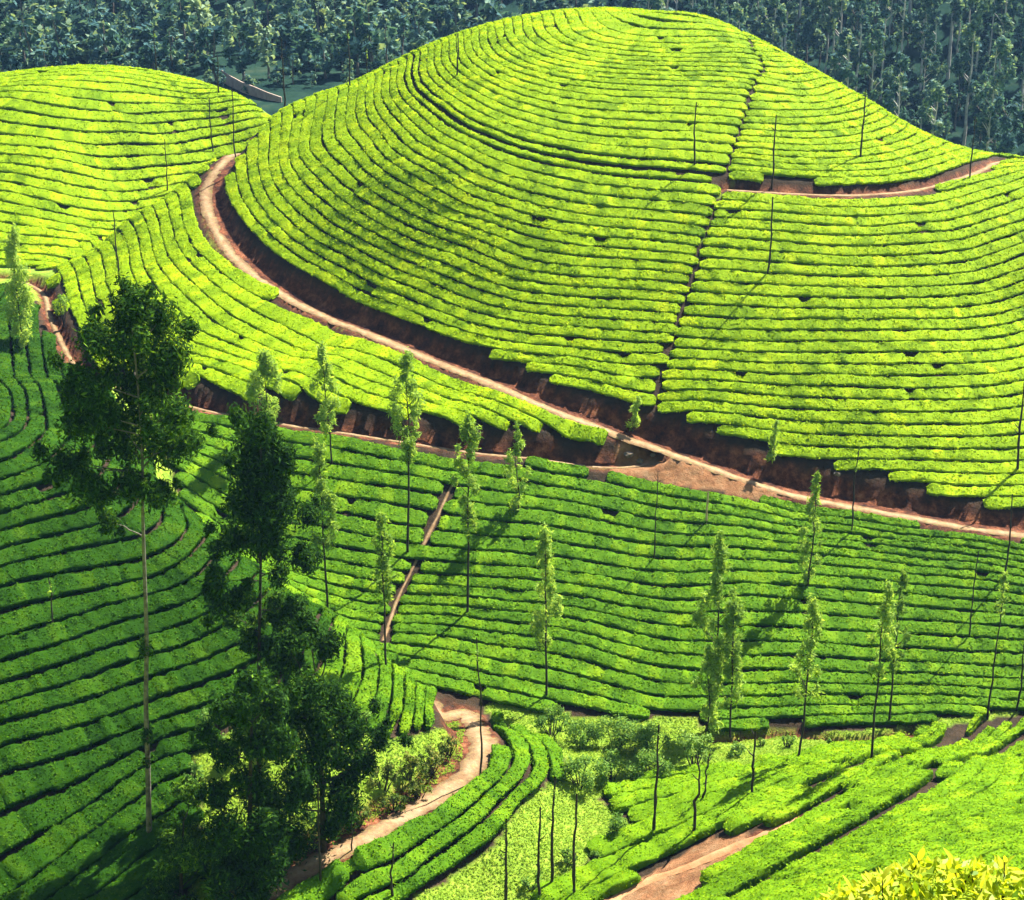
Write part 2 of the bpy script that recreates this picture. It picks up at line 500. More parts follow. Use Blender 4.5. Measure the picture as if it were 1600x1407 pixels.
# ------------------------------------------------------------------ mesh helpers
def mk_mesh(name, V, F, mats, tint=None, smooth=False, midx=None):
    V = np.asarray(V, np.float32)
    F = np.asarray(F, np.int32)
    me = bpy.data.meshes.new(name)
    k = F.shape[1]
    me.vertices.add(len(V))
    me.vertices.foreach_set('co', V.ravel())
    me.loops.add(F.size)
    me.loops.foreach_set('vertex_index', F.ravel())
    me.polygons.add(len(F))
    me.polygons.foreach_set('loop_start', np.arange(0, F.size, k, dtype=np.int32))
    if smooth is not False:
        me.polygons.foreach_set('use_smooth', np.broadcast_to(np.asarray(smooth, bool), (len(F),)).copy())
    else:
        me.polygons.foreach_set('use_smooth', np.zeros(len(F), bool))
    for m in (mats if isinstance(mats, (list, tuple)) else [mats]):
        me.materials.append(m)
    if midx is not None:
        me.polygons.foreach_set('material_index', np.asarray(midx, np.int32))
    me.update(calc_edges=True)
    if tint is not None:
        for an, arr in (tint.items() if isinstance(tint, dict) else [('tint', tint)]):
            a = me.attributes.new(an, 'FLOAT', 'POINT')
            a.data.foreach_set('value', np.asarray(arr, np.float32))
    return me


def link(name, data, parent=None, loc=None, label=None, cat=None, group=None, kind=None):
    o = bpy.data.objects.new(name, data)
    col.objects.link(o)
    if parent is not None:
        o.parent = parent
    if loc is not None:
        o.location = loc
    if label:
        o['label'] = label
    if cat:
        o['category'] = cat
    if group:
        o['group'] = group
    if kind:
        o['kind'] = kind
    return o


def unit(a):
    return a / (np.linalg.norm(a, axis=-1, keepdims=True) + 1e-9)


def leaf_quads(C, Nn, size, aspect, g, droop=0.0, spread=0.6, T=None):
    """lens shaped quads at points C, facing about Nn"""
    n = len(C)
    Nn = unit(Nn + spread * g.normal(size=(n, 3)))
    if T is None:
        T = g.normal(size=(n, 3))
    T = T + np.array([0, 0, -droop])
    T = unit(T - (T * Nn).sum(1, keepdims=True) * Nn)
    B = np.cross(Nn, T)
    s = (size * g.uniform(0.6, 1.35, n))[:, None]
    w_ = s * aspect
    V = np.stack([C - T * s * 0.5, C + B * w_ * 0.5 + T * s * 0.06, C + T * s * 0.5, C - B * w_ * 0.5 + T * s * 0.06], 1).reshape(-1, 3)
    F = np.arange(4 * n).reshape(-1, 4)
    return V, F


def tube(P, Rad, sides=6):
    """swept tube through points P with radii Rad, closed by its end rings"""
    P = np.asarray(P, float)
    Rad = np.asarray(Rad, float)
    T = unit(np.gradient(P, axis=0))
    up = np.where(np.abs(T[:, 2:3]) > 0.9, np.array([[1.0, 0, 0]]), np.array([[0, 0, 1.0]]))
    A = unit(np.cross(T, up))
    B = np.cross(T, A)
    an = np.linspace(0, 2 * np.pi, sides, endpoint=False)
    V = (P[:, None] + Rad[:, None, None] * (np.cos(an)[None, :, None] * A[:, None] + np.sin(an)[None, :, None] * B[:, None])).reshape(-1, 3)
    F = []
    for i in range(len(P) - 1):
        for k in range(sides):
            k2 = (k + 1) % sides
            F.append((i * sides + k, i * sides + k2, (i + 1) * sides + k2, (i + 1) * sides + k))
    return V, np.array(F)


def merge(parts):
    Vs, Fs, o = [], [], 0
    for V, F in parts:
        Vs.append(V)
        Fs.append(F + o)
        o += len(V)
    return np.vstack(Vs), np.vstack(Fs)


# ------------------------------------------------------------------ fields of tea
def inside(poly, x, y):
    r = np.zeros(x.shape, bool)
    j = len(poly) - 1
    for i in range(len(poly)):
        xi, yi, xj, yj = poly[i][0], poly[i][1], poly[j][0], poly[j][1]
        c = ((yi > y) != (yj > y)) & (x < (xj - xi) * (y - yi) / (yj - yi + 1e-12) + xi)
        r ^= c
        j = i
    return r


FIELDS = []


def field(key, where, poly, guides, pitch, mat, height=0.52, chain=None):
    """guides: row lines seen in the picture, in order; the first point of each is the place where the pitch is measured"""
    FIELDS.append(dict(key=key, where=where, poly=poly, guides=guides, pitch=pitch, mat=mat, height=height, chain=chain))


field('dome_left', 'on the dome left of its footpath',
      [(1192, 108), (1160, 190), (1132, 282), (1080, 440), (1020, 640), (980, 684), (840, 628), (700, 570), (600, 530), (500, 490), (420, 442), (336, 356), (319, 310), (330, 268),
       ('w', -33, 188), ('w', -18, 203), ('w', 8, 208), ('w', 24, 206)],
      [[(1185, 84), (1080, 82), (960, 75), (905, 62), (885, 45), (880, 30)],
       [(1165, 142), (1000, 135), (900, 127), (817, 108), (768, 75), (763, 52)],
       [(1132, 276), (1070, 270), (969, 263), (884, 250), (810, 233), (732, 202), (689, 172), (658, 148), (643, 118), (648, 92)],
       [(1100, 385), (1036, 375), (935, 368), (867, 358), (800, 341), (729, 317), (665, 280), (614, 250), (581, 209), (562, 165), (566, 135)],
       [(1085, 448), (1036, 442), (901, 435), (810, 422), (732, 388), (658, 364), (581, 324), (530, 283), (484, 234), (492, 185)],
       [(1058, 538), (900, 525), (800, 515), (700, 490), (620, 455), (530, 411), (468, 377), (421, 334), (396, 284), (393, 234)],
       [(1046, 566), (962, 566), (820, 551), (740, 536), (650, 505), (560, 468), (494, 431), (434, 394), (387, 347), (360, 300), (355, 256)],
       [(1022, 618), (962, 606), (881, 588)]], 1.18, 'tea_bright', 0.34)
field('dome_top_right', 'on the dome above the terrace path',
      [(1192, 108), (1160, 190), (1132, 282), (1180, 297), (1260, 301), (1340, 303), (1420, 297), (1500, 275), (1545, 260), (1600, 249), ('w', 75, 176), ('w', 52, 190), ('w', 34, 202), ('w', 24, 206)],
      [[(1200, 88), (1230, 92), (1252, 88)],
       [(1190, 124), (1237, 134), (1284, 126), (1302, 114)],
       [(1160, 184), (1237, 187), (1317, 180), (1357, 167), (1368, 158)],
       [(1150, 221), (1257, 227), (1337, 222), (1395, 208), (1412, 194)],
       [(1138, 257), (1237, 267), (1370, 266), (1437, 252), (1495, 234)],
       [(1140, 279), (1237, 287), (1340, 288), (1420, 281), (1490, 262), (1530, 250)]], 1.25, 'tea_bright', 0.34)
field('dome_right', 'right of the dome footpath below the terrace',
      [(1132, 284), (1180, 297), (1260, 301), (1340, 303), (1420, 297), (1500, 275), (1545, 260), (1600, 249), ('w', 75, 172), ('w', 75, 118), (1600, 833), (1480, 816), (1380, 797), (1250, 775),
       (1100, 724), (980, 684), (1020, 640), (1080, 440)],
      [[(1127, 309), (1204, 312), (1277, 319), (1370, 320), (1437, 316), (1521, 297), (1571, 284), (1600, 275)],
       [(1107, 387), (1197, 394), (1304, 401), (1404, 401), (1497, 394), (1554, 377), (1600, 362)],
       [(1066, 527), (1170, 533), (1304, 533), (1437, 532), (1537, 530), (1600, 515)],
       [(1045, 597), (1237, 607), (1370, 610), (1494, 610), (1600, 600)],
       [(1030, 648), (1254, 660), (1404, 665), (1537, 664), (1600, 658)],
       [(1240, 717), (1370, 720), (1480, 722), (1600, 722)],
       [(1380, 768), (1504, 776), (1600, 776)]], 1.25, 'tea_bright', 0.36)
field('strip', 'on the strip between the roads',
      [(1003, 700), (980, 690), (840, 634), (700, 576), (600, 536), (500, 496), (420, 450), (330, 385), (312, 310), (330, 262), ('w', -33, 190), ('w', -42, 182), ('w', -48, 173), (85, 430), (69, 452),
       (95, 525), (122, 569), (200, 600), (290, 623), (400, 642), (500, 660), (700, 691), (880, 714), (965, 724)],
      [[(367, 432), (321, 394), (297, 347), (290, 307)],
       [(334, 461), (301, 431), (267, 387), (256, 347)],
       [(290, 523), (234, 464), (212, 421), (208, 384)],
       [(235, 560), (190, 510), (165, 460), (158, 425)],
       [(530, 510), (640, 556), (750, 605), (850, 642), (960, 680)],
       [(510, 537), (614, 561), (749, 614), (834, 648), (918, 682)],
       [(490, 563), (560, 590), (650, 622), (750, 655)]], 1.4, 'tea_bright', 0.38, chain=[None, 0, 1, 2, 0, 4, 5])
field('left_hill', 'on the rounded hill at far left',
      [('w', -30, 208), ('w', -35, 192), ('w', -43, 180), ('w', -47, 174), (90, 420), (40, 418), (0, 414), ('w', -70, 164), ('w', -70, 214), ('w', -40, 214)],
      [[(100, 125), (0, 132), (200, 130), (300, 146)],
       [(100, 170), (0, 156), (200, 180), (300, 176), (370, 168)],
       [(100, 242), (0, 232), (200, 250), (300, 244), (350, 232)],
       [(100, 318), (0, 296), (200, 328), (236, 322)],
       [(67, 374), (0, 366), (134, 380)]], 1.65, 'tea_bright', 0.38)
field('valley', 'on the slope below the dirt roads',
      [(200, 605), (290, 628), (400, 646), (500, 664), (700, 696), (880, 720), (965, 730), (1040, 716), (1100, 735), (1250, 780), (1380, 800), (1480, 820), (1600, 838), ('w', 75, 114), ('w', 75, 101),
       (1600, 1108), (1490, 1122), (1400, 1138), (1300, 1146), (1200, 1136), (1110, 1146), (1080, 1120), (1000, 1124), (930, 1122), (840, 1108), (770, 1096), ('w', -3.8, 98.7), ('w', -8, 101.8), ('w', -12, 105),
       ('w', -19.5, 111), ('w', -26, 118.5)],
      [[(850, 732), (700, 708), (614, 691), (530, 670), (450, 660), (340, 642), (960, 747), (1100, 780), (1250, 812), (1400, 834), (1600, 862)],
       [(834, 789), (766, 784), (682, 767), (631, 757), (530, 744), (440, 728), (345, 700), (1070, 832), (1137, 835), (1270, 850), (1370, 860), (1504, 876), (1600, 888)],
       [(834, 902), (733, 897), (640, 890), (530, 872), (1036, 932), (1160, 925), (1257, 930), (1370, 940), (1600, 958)],
       [(834, 1005), (692, 985), (935, 1028), (1070, 1058), (1137, 1060), (1244, 1060), (1361, 1064), (1487, 1068), (1600, 1072)],
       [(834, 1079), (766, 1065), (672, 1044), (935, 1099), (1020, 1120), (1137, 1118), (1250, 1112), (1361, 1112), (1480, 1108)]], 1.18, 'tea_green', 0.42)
field('near_left', 'on the shaded hill at lower left',
      [(150, 590), (118, 575), (88, 525), (66, 470), (0, 446), ('w', -58, 150), ('w', -58, 68), ('w', -24, 66), (300, 1404), (318, 1300), (300, 1180), (400, 1120), (560, 1134), (610, 1160), (700, 1138), (708, 1110),
       ('w', -4.2, 96.5), ('w', -8, 99.4), ('w', -12, 102.6), ('w', -19.5, 108.8), ('w', -27, 117), ('w', -34, 130)],
      [[(0, 672), (10, 657), (12, 634), (0, 617)],
       [(0, 700), (36, 667), (35, 640), (25, 604), (17, 530)],
       [(0, 745), (33, 735), (73, 700), (83, 668), (77, 630), (57, 587), (48, 523)],
       [(0, 787), (67, 767), (130, 750), (160, 700), (140, 640)],
       [(0, 918), (60, 905), (167, 880), (230, 872), (262, 862), (284, 842), (284, 822), (268, 796)],
       [(0, 960), (100, 938), (230, 909), (280, 886), (306, 860), (304, 824)],
       [(0, 1027), (100, 994), (190, 960), (310, 925), (345, 880)],
       [(0, 1124), (100, 1097), (217, 1054), (334, 1014), (410, 960), (424, 915)],
       [(0, 1191), (100, 1170), (214, 1130), (290, 1101), (400, 1060), (480, 990), (492, 956)],
       [(0, 1275), (110, 1240), (187, 1195), (300, 1150), (430, 1100)],
       [(0, 1391), (67, 1354), (117, 1304), (187, 1262), (240, 1215)],
       [(537, 995), (545, 1040), (530, 1090)],
       [(574, 1028), (581, 1058), (570, 1099)],
       [(618, 1058), (619, 1096), (611, 1139)],
       [(676, 1096), (680, 1116)]], 1.75, 'tea_shaded', 0.62, chain=[None, 0, 1, 2, 3, 4, 5, 6, 7, 8, 9, (8, 7), 11, 12, 13])
field('near_mid', 'below the winding dirt road at bottom centre',
      [(418, 1412), (562, 1318), (655, 1274), (720, 1230), (756, 1190), (760, 1156), (742, 1128), (722, 1104), (770, 1118), (840, 1158), (886, 1188), (858, 1226), (806, 1268), (772, 1326), (708, 1372), (640, 1412),
       ('w', -6, 75), ('w', -14, 70)],
      [[(631, 1318), (581, 1342), (530, 1372), (699, 1278), (749, 1234), (778, 1208), (776, 1172), (752, 1128)],
       [(660, 1345), (631, 1372), (560, 1402), (719, 1305), (790, 1241), (818, 1210), (815, 1175), (780, 1134)],
       [(700, 1363), (660, 1385), (766, 1318), (815, 1255), (850, 1216), (848, 1182), (825, 1158)]], 1.2, 'tea_green', 0.65)
field('near_right', 'on the sunny slope at lower right',
      [(832, 1412), (885, 1372), (950, 1318), (992, 1292), (960, 1268), (932, 1246), (1000, 1216), (1100, 1200), (1240, 1188), (1400, 1152), (1500, 1130), (1600, 1112), ('w', 70, 104), ('w', 70, 56), ('w', 18, 54), ('w', 4, 68)],
      [[(1250, 1200), (1150, 1222), (1050, 1245), (960, 1262), (1350, 1176), (1450, 1145)],
       [(1257, 1231), (1204, 1258), (1153, 1284), (1100, 1308), (1040, 1340), (1304, 1211), (1370, 1184), (1490, 1142)],
       [(1304, 1318), (1244, 1348), (1204, 1375), (1150, 1405), (1370, 1278), (1437, 1241), (1521, 1190), (1600, 1150)],
       [(1451, 1314), (1400, 1335), (1320, 1372), (1514, 1288), (1600, 1250)],
       [(1500, 1360), (1430, 1392), (1600, 1320)]], 1.35, 'tea_lime', 0.62)

ONES = ['', 'first', 'second', 'third', 'fourth', 'fifth', 'sixth', 'seventh', 'eighth', 'ninth', 'tenth', 'eleventh', 'twelfth', 'thirteenth', 'fourteenth', 'fifteenth', 'sixteenth', 'seventeenth', 'eighteenth', 'nineteenth']
TENS = {2: ('twentieth', 'twenty'), 3: ('thirtieth', 'thirty'), 4: ('fortieth', 'forty'), 5: ('fiftieth', 'fifty'), 6: ('sixtieth', 'sixty'), 7: ('seventieth', 'seventy')}


def ordinal(n):
    if n < 20:
        return ONES[n]
    t, o = divmod(n, 10)
    return TENS[t][0] if o == 0 else TENS[t][1] + '-' + ONES[o]


def contour_lines(Fv, mask, level):
    """marching squares on the ground grid: list of plan polylines of Fv == level"""
    D = Fv - level
    s = D > 0
    act = mask[:-1, :-1] & mask[1:, :-1] & mask[:-1, 1:] & mask[1:, 1:]
    c = s[:-1, :-1].astype(int) + s[1:, :-1] + s[:-1, 1:] + s[1:, 1:]
    jj, ii = np.nonzero(act & (c > 0) & (c < 4))
    adj, pos = {}, {}

    def crossing(j, i, horiz):
        key = (j, i, horiz)
        if key not in pos:
            a = D[j, i]
            b = D[j, i + 1] if horiz else D[j + 1, i]
            t = a / (a - b)
            pos[key] = (gx[i] + (t * DG if horiz else 0), gy[j] + (0 if horiz else t * DG))
        return key

    for j, i in zip(jj.tolist(), ii.tolist()):
        e = []
        if s[j, i] != s[j, i + 1]:
            e.append(crossing(j, i, True))
        if s[j, i + 1] != s[j + 1, i + 1]:
            e.append(crossing(j, i + 1, False))
        if s[j + 1, i] != s[j + 1, i + 1]:
            e.append(crossing(j + 1, i, True))
        if s[j, i] != s[j + 1, i]:
            e.append(crossing(j, i, False))
        for a, b in zip(e[0::2], e[1::2]):
            adj.setdefault(a, []).append(b)
            adj.setdefault(b, []).append(a)
    used, lines = set(), []
    starts = [k for k in adj if len(adj[k]) == 1] + list(adj)
    for k in starts:
        if k in used:
            continue
        line = [k]
        used.add(k)
        cur = k
        while True:
            nx = [q for q in adj[cur] if q not in used]
            if not nx:
                break
            cur = nx[0]
            used.add(cur)
            line.append(cur)
        if len(line) > 3:
            lines.append(np.array([pos[q] for q in line]))
    return lines


def wobble(n, step, scale, g):
    """smooth 1-D noise of about unit size"""
    k = max(2, int(n * step / scale) + 3)
    return np.interp(np.arange(n) * step / scale, np.arange(k), g.normal(size=k))


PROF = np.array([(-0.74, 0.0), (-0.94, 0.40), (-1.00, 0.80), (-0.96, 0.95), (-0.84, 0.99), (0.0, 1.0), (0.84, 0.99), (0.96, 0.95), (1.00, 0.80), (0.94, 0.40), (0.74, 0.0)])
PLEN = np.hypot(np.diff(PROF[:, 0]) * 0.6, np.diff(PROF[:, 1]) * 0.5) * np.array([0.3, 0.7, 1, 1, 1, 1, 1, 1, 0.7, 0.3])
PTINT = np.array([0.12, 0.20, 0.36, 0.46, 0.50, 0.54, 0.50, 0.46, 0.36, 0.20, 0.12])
stats = []
NK = len(PROF)


def hedge_mesh(line, grad_sp, hgt, mat, g, gap=0.10):
    """one tea hedge along a plan line: lumpy plucked canopy on a narrower base, set with leaf faces"""
    n = len(line)
    step = np.linalg.norm(np.diff(line, axis=0), axis=1).mean()
    P = np.column_stack([line, gz(line[:, 0], line[:, 1])])
    P[:, 2] = gauss1(P[:, 2], 1) if n > 8 else P[:, 2]
    T = unit(np.gradient(P, axis=0))
    e = 0.6
    dzx = (gz(P[:, 0] + e, P[:, 1]) - gz(P[:, 0] - e, P[:, 1])) / (2 * e)
    dzy = (gz(P[:, 0], P[:, 1] + e) - gz(P[:, 0], P[:, 1] - e)) / (2 * e)
    nn = unit(np.column_stack([-dzx, -dzy, np.ones(n)]))
    up = unit(0.88 * nn + 0.12 * np.array([0, 0, 1.0]))
    side = unit(np.cross(T, up))
    up = unit(np.cross(side, T))
    slope_f = np.sqrt(1 + dzx ** 2 + dzy ** 2)
    half = 0.5 * np.clip(grad_sp * (0.15 + 0.85 * slope_f) - gap, 0.45, 2.4)
    # single bushes of about a metre make the lumps
    s = np.arange(n) * step
    nb = int(s[-1] / 1.0) + 3
    edges = np.cumsum(g.uniform(0.7, 1.35, nb + 2)) - 0.7
    b = np.clip(np.searchsorted(edges, s) - 1, 0, nb)
    ph = np.clip((s - edges[b]) / (edges[b + 1] - edges[b]), 0, 1)
    lump = np.clip(np.sin(np.pi * ph), 0, 1) ** 0.3
    bh = g.normal(0, 0.06, nb + 3)[b]
    bw = g.normal(0, 0.035, nb + 3)[b]
    bt = g.normal(0, 0.12, nb + 3)[b]
    miss = (g.random(nb + 3) < 0.010)[b]
    H = hgt * (0.78 + 0.22 * lump + bh + 0.05 * wobble(n, step, 2.5, g))
    W = half * (0.86 + 0.14 * lump + bw + 0.035 * wobble(n, step, 1.7, g))
    off = 0.035 * wobble(n, step, 2.0, g)
    H = np.where(miss, H * 0.35, H)
    W = np.where(miss, W * 0.5, W)
    endf = np.clip(np.minimum(np.arange(n), n - 1 - np.arange(n)) * step / 0.3, 0, 1) ** 0.5
    W = W * (0.6 + 0.4 * endf)
    H = H * (0.75 + 0.25 * endf)
    jit = g.normal(0, 0.03, (n, NK, 2))
    a = PROF[None, :, 0] * W[:, None] + off[:, None] + jit[..., 0]
    h = PROF[None, :, 1] * H[:, None] + jit[..., 1] - 0.05
    V = P[:, None] + side[:, None] * a[..., None] + up[:, None] * h[..., None]
    i = np.arange(n - 1)[:, None]
    k = np.arange(NK - 1)[None, :]
    F = np.stack([i * NK + k, i * NK + k + 1, (i + 1) * NK + k + 1, (i + 1) * NK + k], -1).reshape(-1, 4)
    # end caps as quad strips across the section
    caps = []
    for r0 in (0, (n - 1) * NK):
        for q in range(NK // 2):
            caps.append((r0 + q, r0 + q + 1, r0 + NK - 2 - q, r0 + NK - 1 - q))
    F = np.vstack([F, np.array(caps[:-1] if NK % 2 else caps)])
    V = V.reshape(-1, 3)
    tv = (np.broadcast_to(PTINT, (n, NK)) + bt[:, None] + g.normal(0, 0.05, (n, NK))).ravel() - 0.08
    # leaf faces over the canopy
    dist = float(np.linalg.norm(P[n // 2]))
    size = 0.115 + 0.00085 * max(0.0, dist - 60)
    q = V.reshape(n, NK, 3)
    area = float((np.linalg.norm(np.diff(q, axis=1), axis=2).sum(1) * step).sum())
    m = int(area * LEAF_COVER / (size * size * 0.6))
    ri = g.integers(0, n - 1, m)
    ki = g.choice(NK - 1, m, p=PLEN / PLEN.sum())
    fa = g.random((m, 1))
    fb = g.random(m)[:, None]
    A = q[ri, ki] * (1 - fa) + q[ri, ki + 1] * fa
    B = q[ri + 1, ki] * (1 - fa) + q[ri + 1, ki + 1] * fa
    C = A * (1 - fb) + B * fb
    nrm = np.cross(q[ri, ki + 1] - q[ri, ki], q[ri + 1, ki] - q[ri, ki])
    nrm = unit(nrm)
    ctr = P[ri] + up[ri] * (H[ri] * 0.45)[:, None]
    flip = ((C - ctr) * nrm).sum(1) < 0
    nrm[flip] *= -1
    C = C + nrm * g.uniform(-0.02, 0.075, (m, 1))
    LV, LF = leaf_quads(C, nrm, np.full(m, size), 0.62, g, spread=0.52)
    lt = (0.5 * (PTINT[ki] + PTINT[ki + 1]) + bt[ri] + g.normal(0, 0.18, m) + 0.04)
    Vall = np.vstack([V, LV])
    Fall = np.vstack([F, LF + len(V)])
    o = P.mean(0)
    o[2] = P[:, 2].min()
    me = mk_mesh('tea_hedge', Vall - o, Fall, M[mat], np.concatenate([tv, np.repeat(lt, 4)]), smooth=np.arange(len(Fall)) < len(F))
    return me, o, len(Fall) * 2


LEAF_COVER = 0.6
bare = inside(BARE_PATCH, GX, GY) | inside(JUNCTION, GX, GY)
cover = np.ones(GX.shape)           # 1 = wild grass, 0 = tilled soil below hedges
bench = np.abs(Znew - Znat)
tri = 0
nrows = 0
for fd in FIELDS:
    poly = pts(fd['poly'])
    inp = inside(poly, GX, GY)
    cover[inp] = 0.0
    GP, GV, ends = [], [], []
    for k, gl in enumerate(fd['guides']):
        W3 = np.array([cast(*p) for p in gl])
        prev = (k - 1 if k else None) if fd['chain'] is None else fd['chain'][k]
        if prev is None:
            val = 0.0
        elif fd['key'] == 'strip' and k == 4:
            val = 0.35
        elif isinstance(prev, tuple):
            a = ends[prev[0]]
            val = a[1] + np.linalg.norm(W3[0] - a[0][-1]) / 1.2
        else:
            a = ends[prev]
            dense = np.vstack([np.linspace(p_, q_, 20) for p_, q_ in zip(a[0][:-1], a[0][1:])])
            dd = np.linalg.norm(W3[:, None] - dense[None], axis=2).min(1)
            val = a[1] + float(np.percentile(dd, 40)) / (1.15 if fd['key'] == 'near_left' and k > 11 else fd['pitch'])
        ends.append((W3, val))
        for q in W3:
            GP.append(q[:2])
            GV.append(val)
    if fd['key'] == 'dome_left':
        sh = math.floor(ends[2][1]) + 0.5 - ends[2][1]
        GV = [q + sh for q in GV]
        fd['line'] = math.floor(ends[2][1])
    f = TPS(GP, GV, 3e-3)
    Fv = np.full(GX.shape, np.nan)
    sel = inp.copy()
    for _ in range(2):      # one ring of margin for the marching squares
        sel[1:] |= sel[:-1]
        sel[:-1] |= sel[1:]
        sel[:, 1:] |= sel[:, :-1]
        sel[:, :-1] |= sel[:, 1:]
    Fv[sel] = f(np.stack([GX[sel], GY[sel]], -1))
    gyv, gxv = np.gradient(np.where(sel, Fv, 0), DG)
    spac = 1.0 / (np.hypot(gxv, gyv) + 1e-6)
    ok = inp & (road_dist > 0.40) & ((bench < 0.12) | ((Znew > Znat) & (bench < 0.7))) & (foot_dist > 0.0) & ~bare
    cutz = (Znew < Znat - 0.12)
    for _ in range(1):
        c2 = cutz.copy()
        c2[1:] |= cutz[:-1]
        c2[:-1] |= cutz[1:]
        c2[:, 1:] |= cutz[:, :-1]
        c2[:, :-1] |= cutz[:, 1:]
        cutz = c2
    ok &= ~cutz
    vals = Fv[inp]
    lo, hi = int(math.ceil(vals.min())), int(math.floor(vals.max()))
    fd['levels'] = (lo, hi)
    rows = []
    for lv in range(lo, hi + 1):
        pcs = []
        for ln in contour_lines(Fv, sel, lv + 0.0):
            d = np.concatenate([[0], np.cumsum(np.linalg.norm(np.diff(ln, axis=0), axis=1))])
            if d[-1] < 1.5:
                continue
            st = 0.30 if ln[:, 1].mean() < 125 else 0.40
            s_ = np.arange(0, d[-1], st)
            if len(s_) < 6:
                continue
            ln = np.stack([np.interp(s_, d, gauss1(ln[:, 0], 1)), np.interp(s_, d, gauss1(ln[:, 1], 1))], -1)
            ii = np.clip(np.rint((ln[:, 0] - gx[0]) / DG).astype(int), 0, len(gx) - 1)
            jj = np.clip(np.rint((ln[:, 1] - gy[0]) / DG).astype(int), 0, len(gy) - 1)
            good = ok[jj, ii] & (spac[jj, ii] > 0.38)
            # drop sections out of the picture
            u_, v_ = proj(np.column_stack([ln, gz(ln[:, 0], ln[:, 1])]))
            good &= (u_ > -90) & (u_ < 1690) & (v_ < 1470)
            sp = np.clip(spac[jj, ii], 0.6, 2.6)
            k = 0
            while k < len(ln):
                if not good[k]:
                    k += 1
                    continue
                e = k
                while e < len(ln) and (good[e] or (e + 2 < len(ln) and good[e + 1:e + 3].any() and foot_dist[jj[e], ii[e]] > 0.0)):
                    e += 1
                if (e - k) * st > (3.6 if fd['key'] == 'valley' else 2.2):
                    pcs.append((ln[k:e], gauss1(sp[k:e], 3) if e - k > 10 else sp[k:e]))
                k = e + 1
        if pcs:
            if lv in (fd.get('line', -99), fd.get('line', -99) + 1):
                pcs = [(a_, b_ - 0.5) for a_, b_ in pcs]
            rows.append(pcs)
    sp_all = spac[ok]
    stats.append((fd['key'], len(rows), sum(len(r) for r in rows), np.percentile(sp_all, [5, 50, 95]).round(2)))
    fd['rows'] = rows

WHERE_FROM = {'dome_left': 'from the top', 'dome_top_right': 'from the top', 'dome_right': 'from the top', 'strip': 'from the upper road', 'left_hill': 'from the top', 'valley': 'from the top',
              'near_left': 'from the top', 'near_mid': 'from the road', 'near_right': 'from the valley'}
for fd in FIELDS:
    for r, pcs in enumerate(fd['rows']):
        pcs.sort(key=lambda q: q[0][:, 0].mean())
        for k, (ln, sp) in enumerate(pcs):
            me, o, t_ = hedge_mesh(ln, sp, fd['height'], 'tea_green' if fd['key'] == 'near_left' and ln[:, 0].mean() > -12 else fd['mat'], np.random.default_rng(1000 + nrows), {'near_left': 0.14 if ln[:, 0].mean() > -12 else 0.27, 'valley': 0.16, 'near_mid': 0.24}.get(fd['key'], 0.13))  # sunlit nose hedges get a lighter leaf colour, the rest the shaded one
            lab = f"{ordinal(r + 1)} tea hedge {WHERE_FROM[fd['key']]} {fd['where']}"
            if len(pcs) > 1:
                lab += ', ' + (['left piece', 'right piece'][k] if len(pcs) == 2 else ordinal(k + 1) + ' piece')
            link('tea_hedge', me, None, o, lab, 'tea hedge', 'tea hedges ' + fd['where'])
            tri += t_
            nrows += 1
for s_ in stats:
    print('FIELD', s_)
print('HEDGES', nrows, 'TRIS', tri)

# ------------------------------------------------------------------ ground sheet
fx_ = np.concatenate([np.linspace(-260, X0 - 4, 24), gx, np.linspace(X1 + 4, 260, 24)])
fy_ = np.concatenate([np.linspace(-30, Y0 - 1.0, 44), gy, np.linspace(Y1 + 2, 262, 20)])
TX, TY = np.meshgrid(fx_, fy_)
Tz = np.empty(TX.shape)
ny0, nx0 = 44, 24
raw = ground(np.stack([np.clip(TX, -125, 125).ravel(), TY.ravel()], -1)).reshape(TX.shape) - 0.45 * np.clip((TY - 10) / 30, 0, 1)
Tz[:] = raw
Tz[ny0:ny0 + len(gy), nx0:nx0 + len(gx)] = Znew
dzy, dzx = np.gradient(Znew, DG)
steep = np.hypot(dzx, dzy)
bank = np.clip((bench - 0.10) / 0.25, 0, 1)
bank = np.maximum(bank, np.clip((0.6 - road_dist) / 0.5, 0, 1))
bank[bare] = 1.0
small = np.random.default_rng(3).normal(0, 1, GX.shape)
for ax in (0, 1):
    small = 0.5 * small + 0.25 * (np.roll(small, 1, ax) + np.roll(small, -1, ax))
rough = small * 0.55 * bank * np.clip((steep - 0.9) / 0.6, 0, 1) * (road_dist > 0.2)
Tz[ny0:ny0 + len(gy), nx0:nx0 + len(gx)] += rough + small * 0.03 - 0.02
Tbank = np.zeros(TX.shape)
Tcov = np.ones(TX.shape)
Tdust = np.zeros(TX.shape)
Tdust[ny0:ny0 + len(gy), nx0:nx0 + len(gx)] = bare * 0.45
Tbank[ny0:ny0 + len(gy), nx0:nx0 + len(gx)] = bank
Tcov[ny0:ny0 + len(gy), nx0:nx0 + len(gx)] = cover
nyT, nxT = TX.shape
i = np.arange(nxT - 1)[None, :]
j = np.arange(nyT - 1)[:, None]
TF = np.stack([j * nxT + i, j * nxT + i + 1, (j + 1) * nxT + i + 1, (j + 1) * nxT + i], -1).reshape(-1, 4)
me = mk_mesh('ground', np.stack([TX, TY, Tz], -1).reshape(-1, 3), TF, M['ground'], {'bank': Tbank.ravel(), 'cover': Tcov.ravel(), 'dust': Tdust.ravel()}, smooth=True)
link('ground', me, kind='structure')


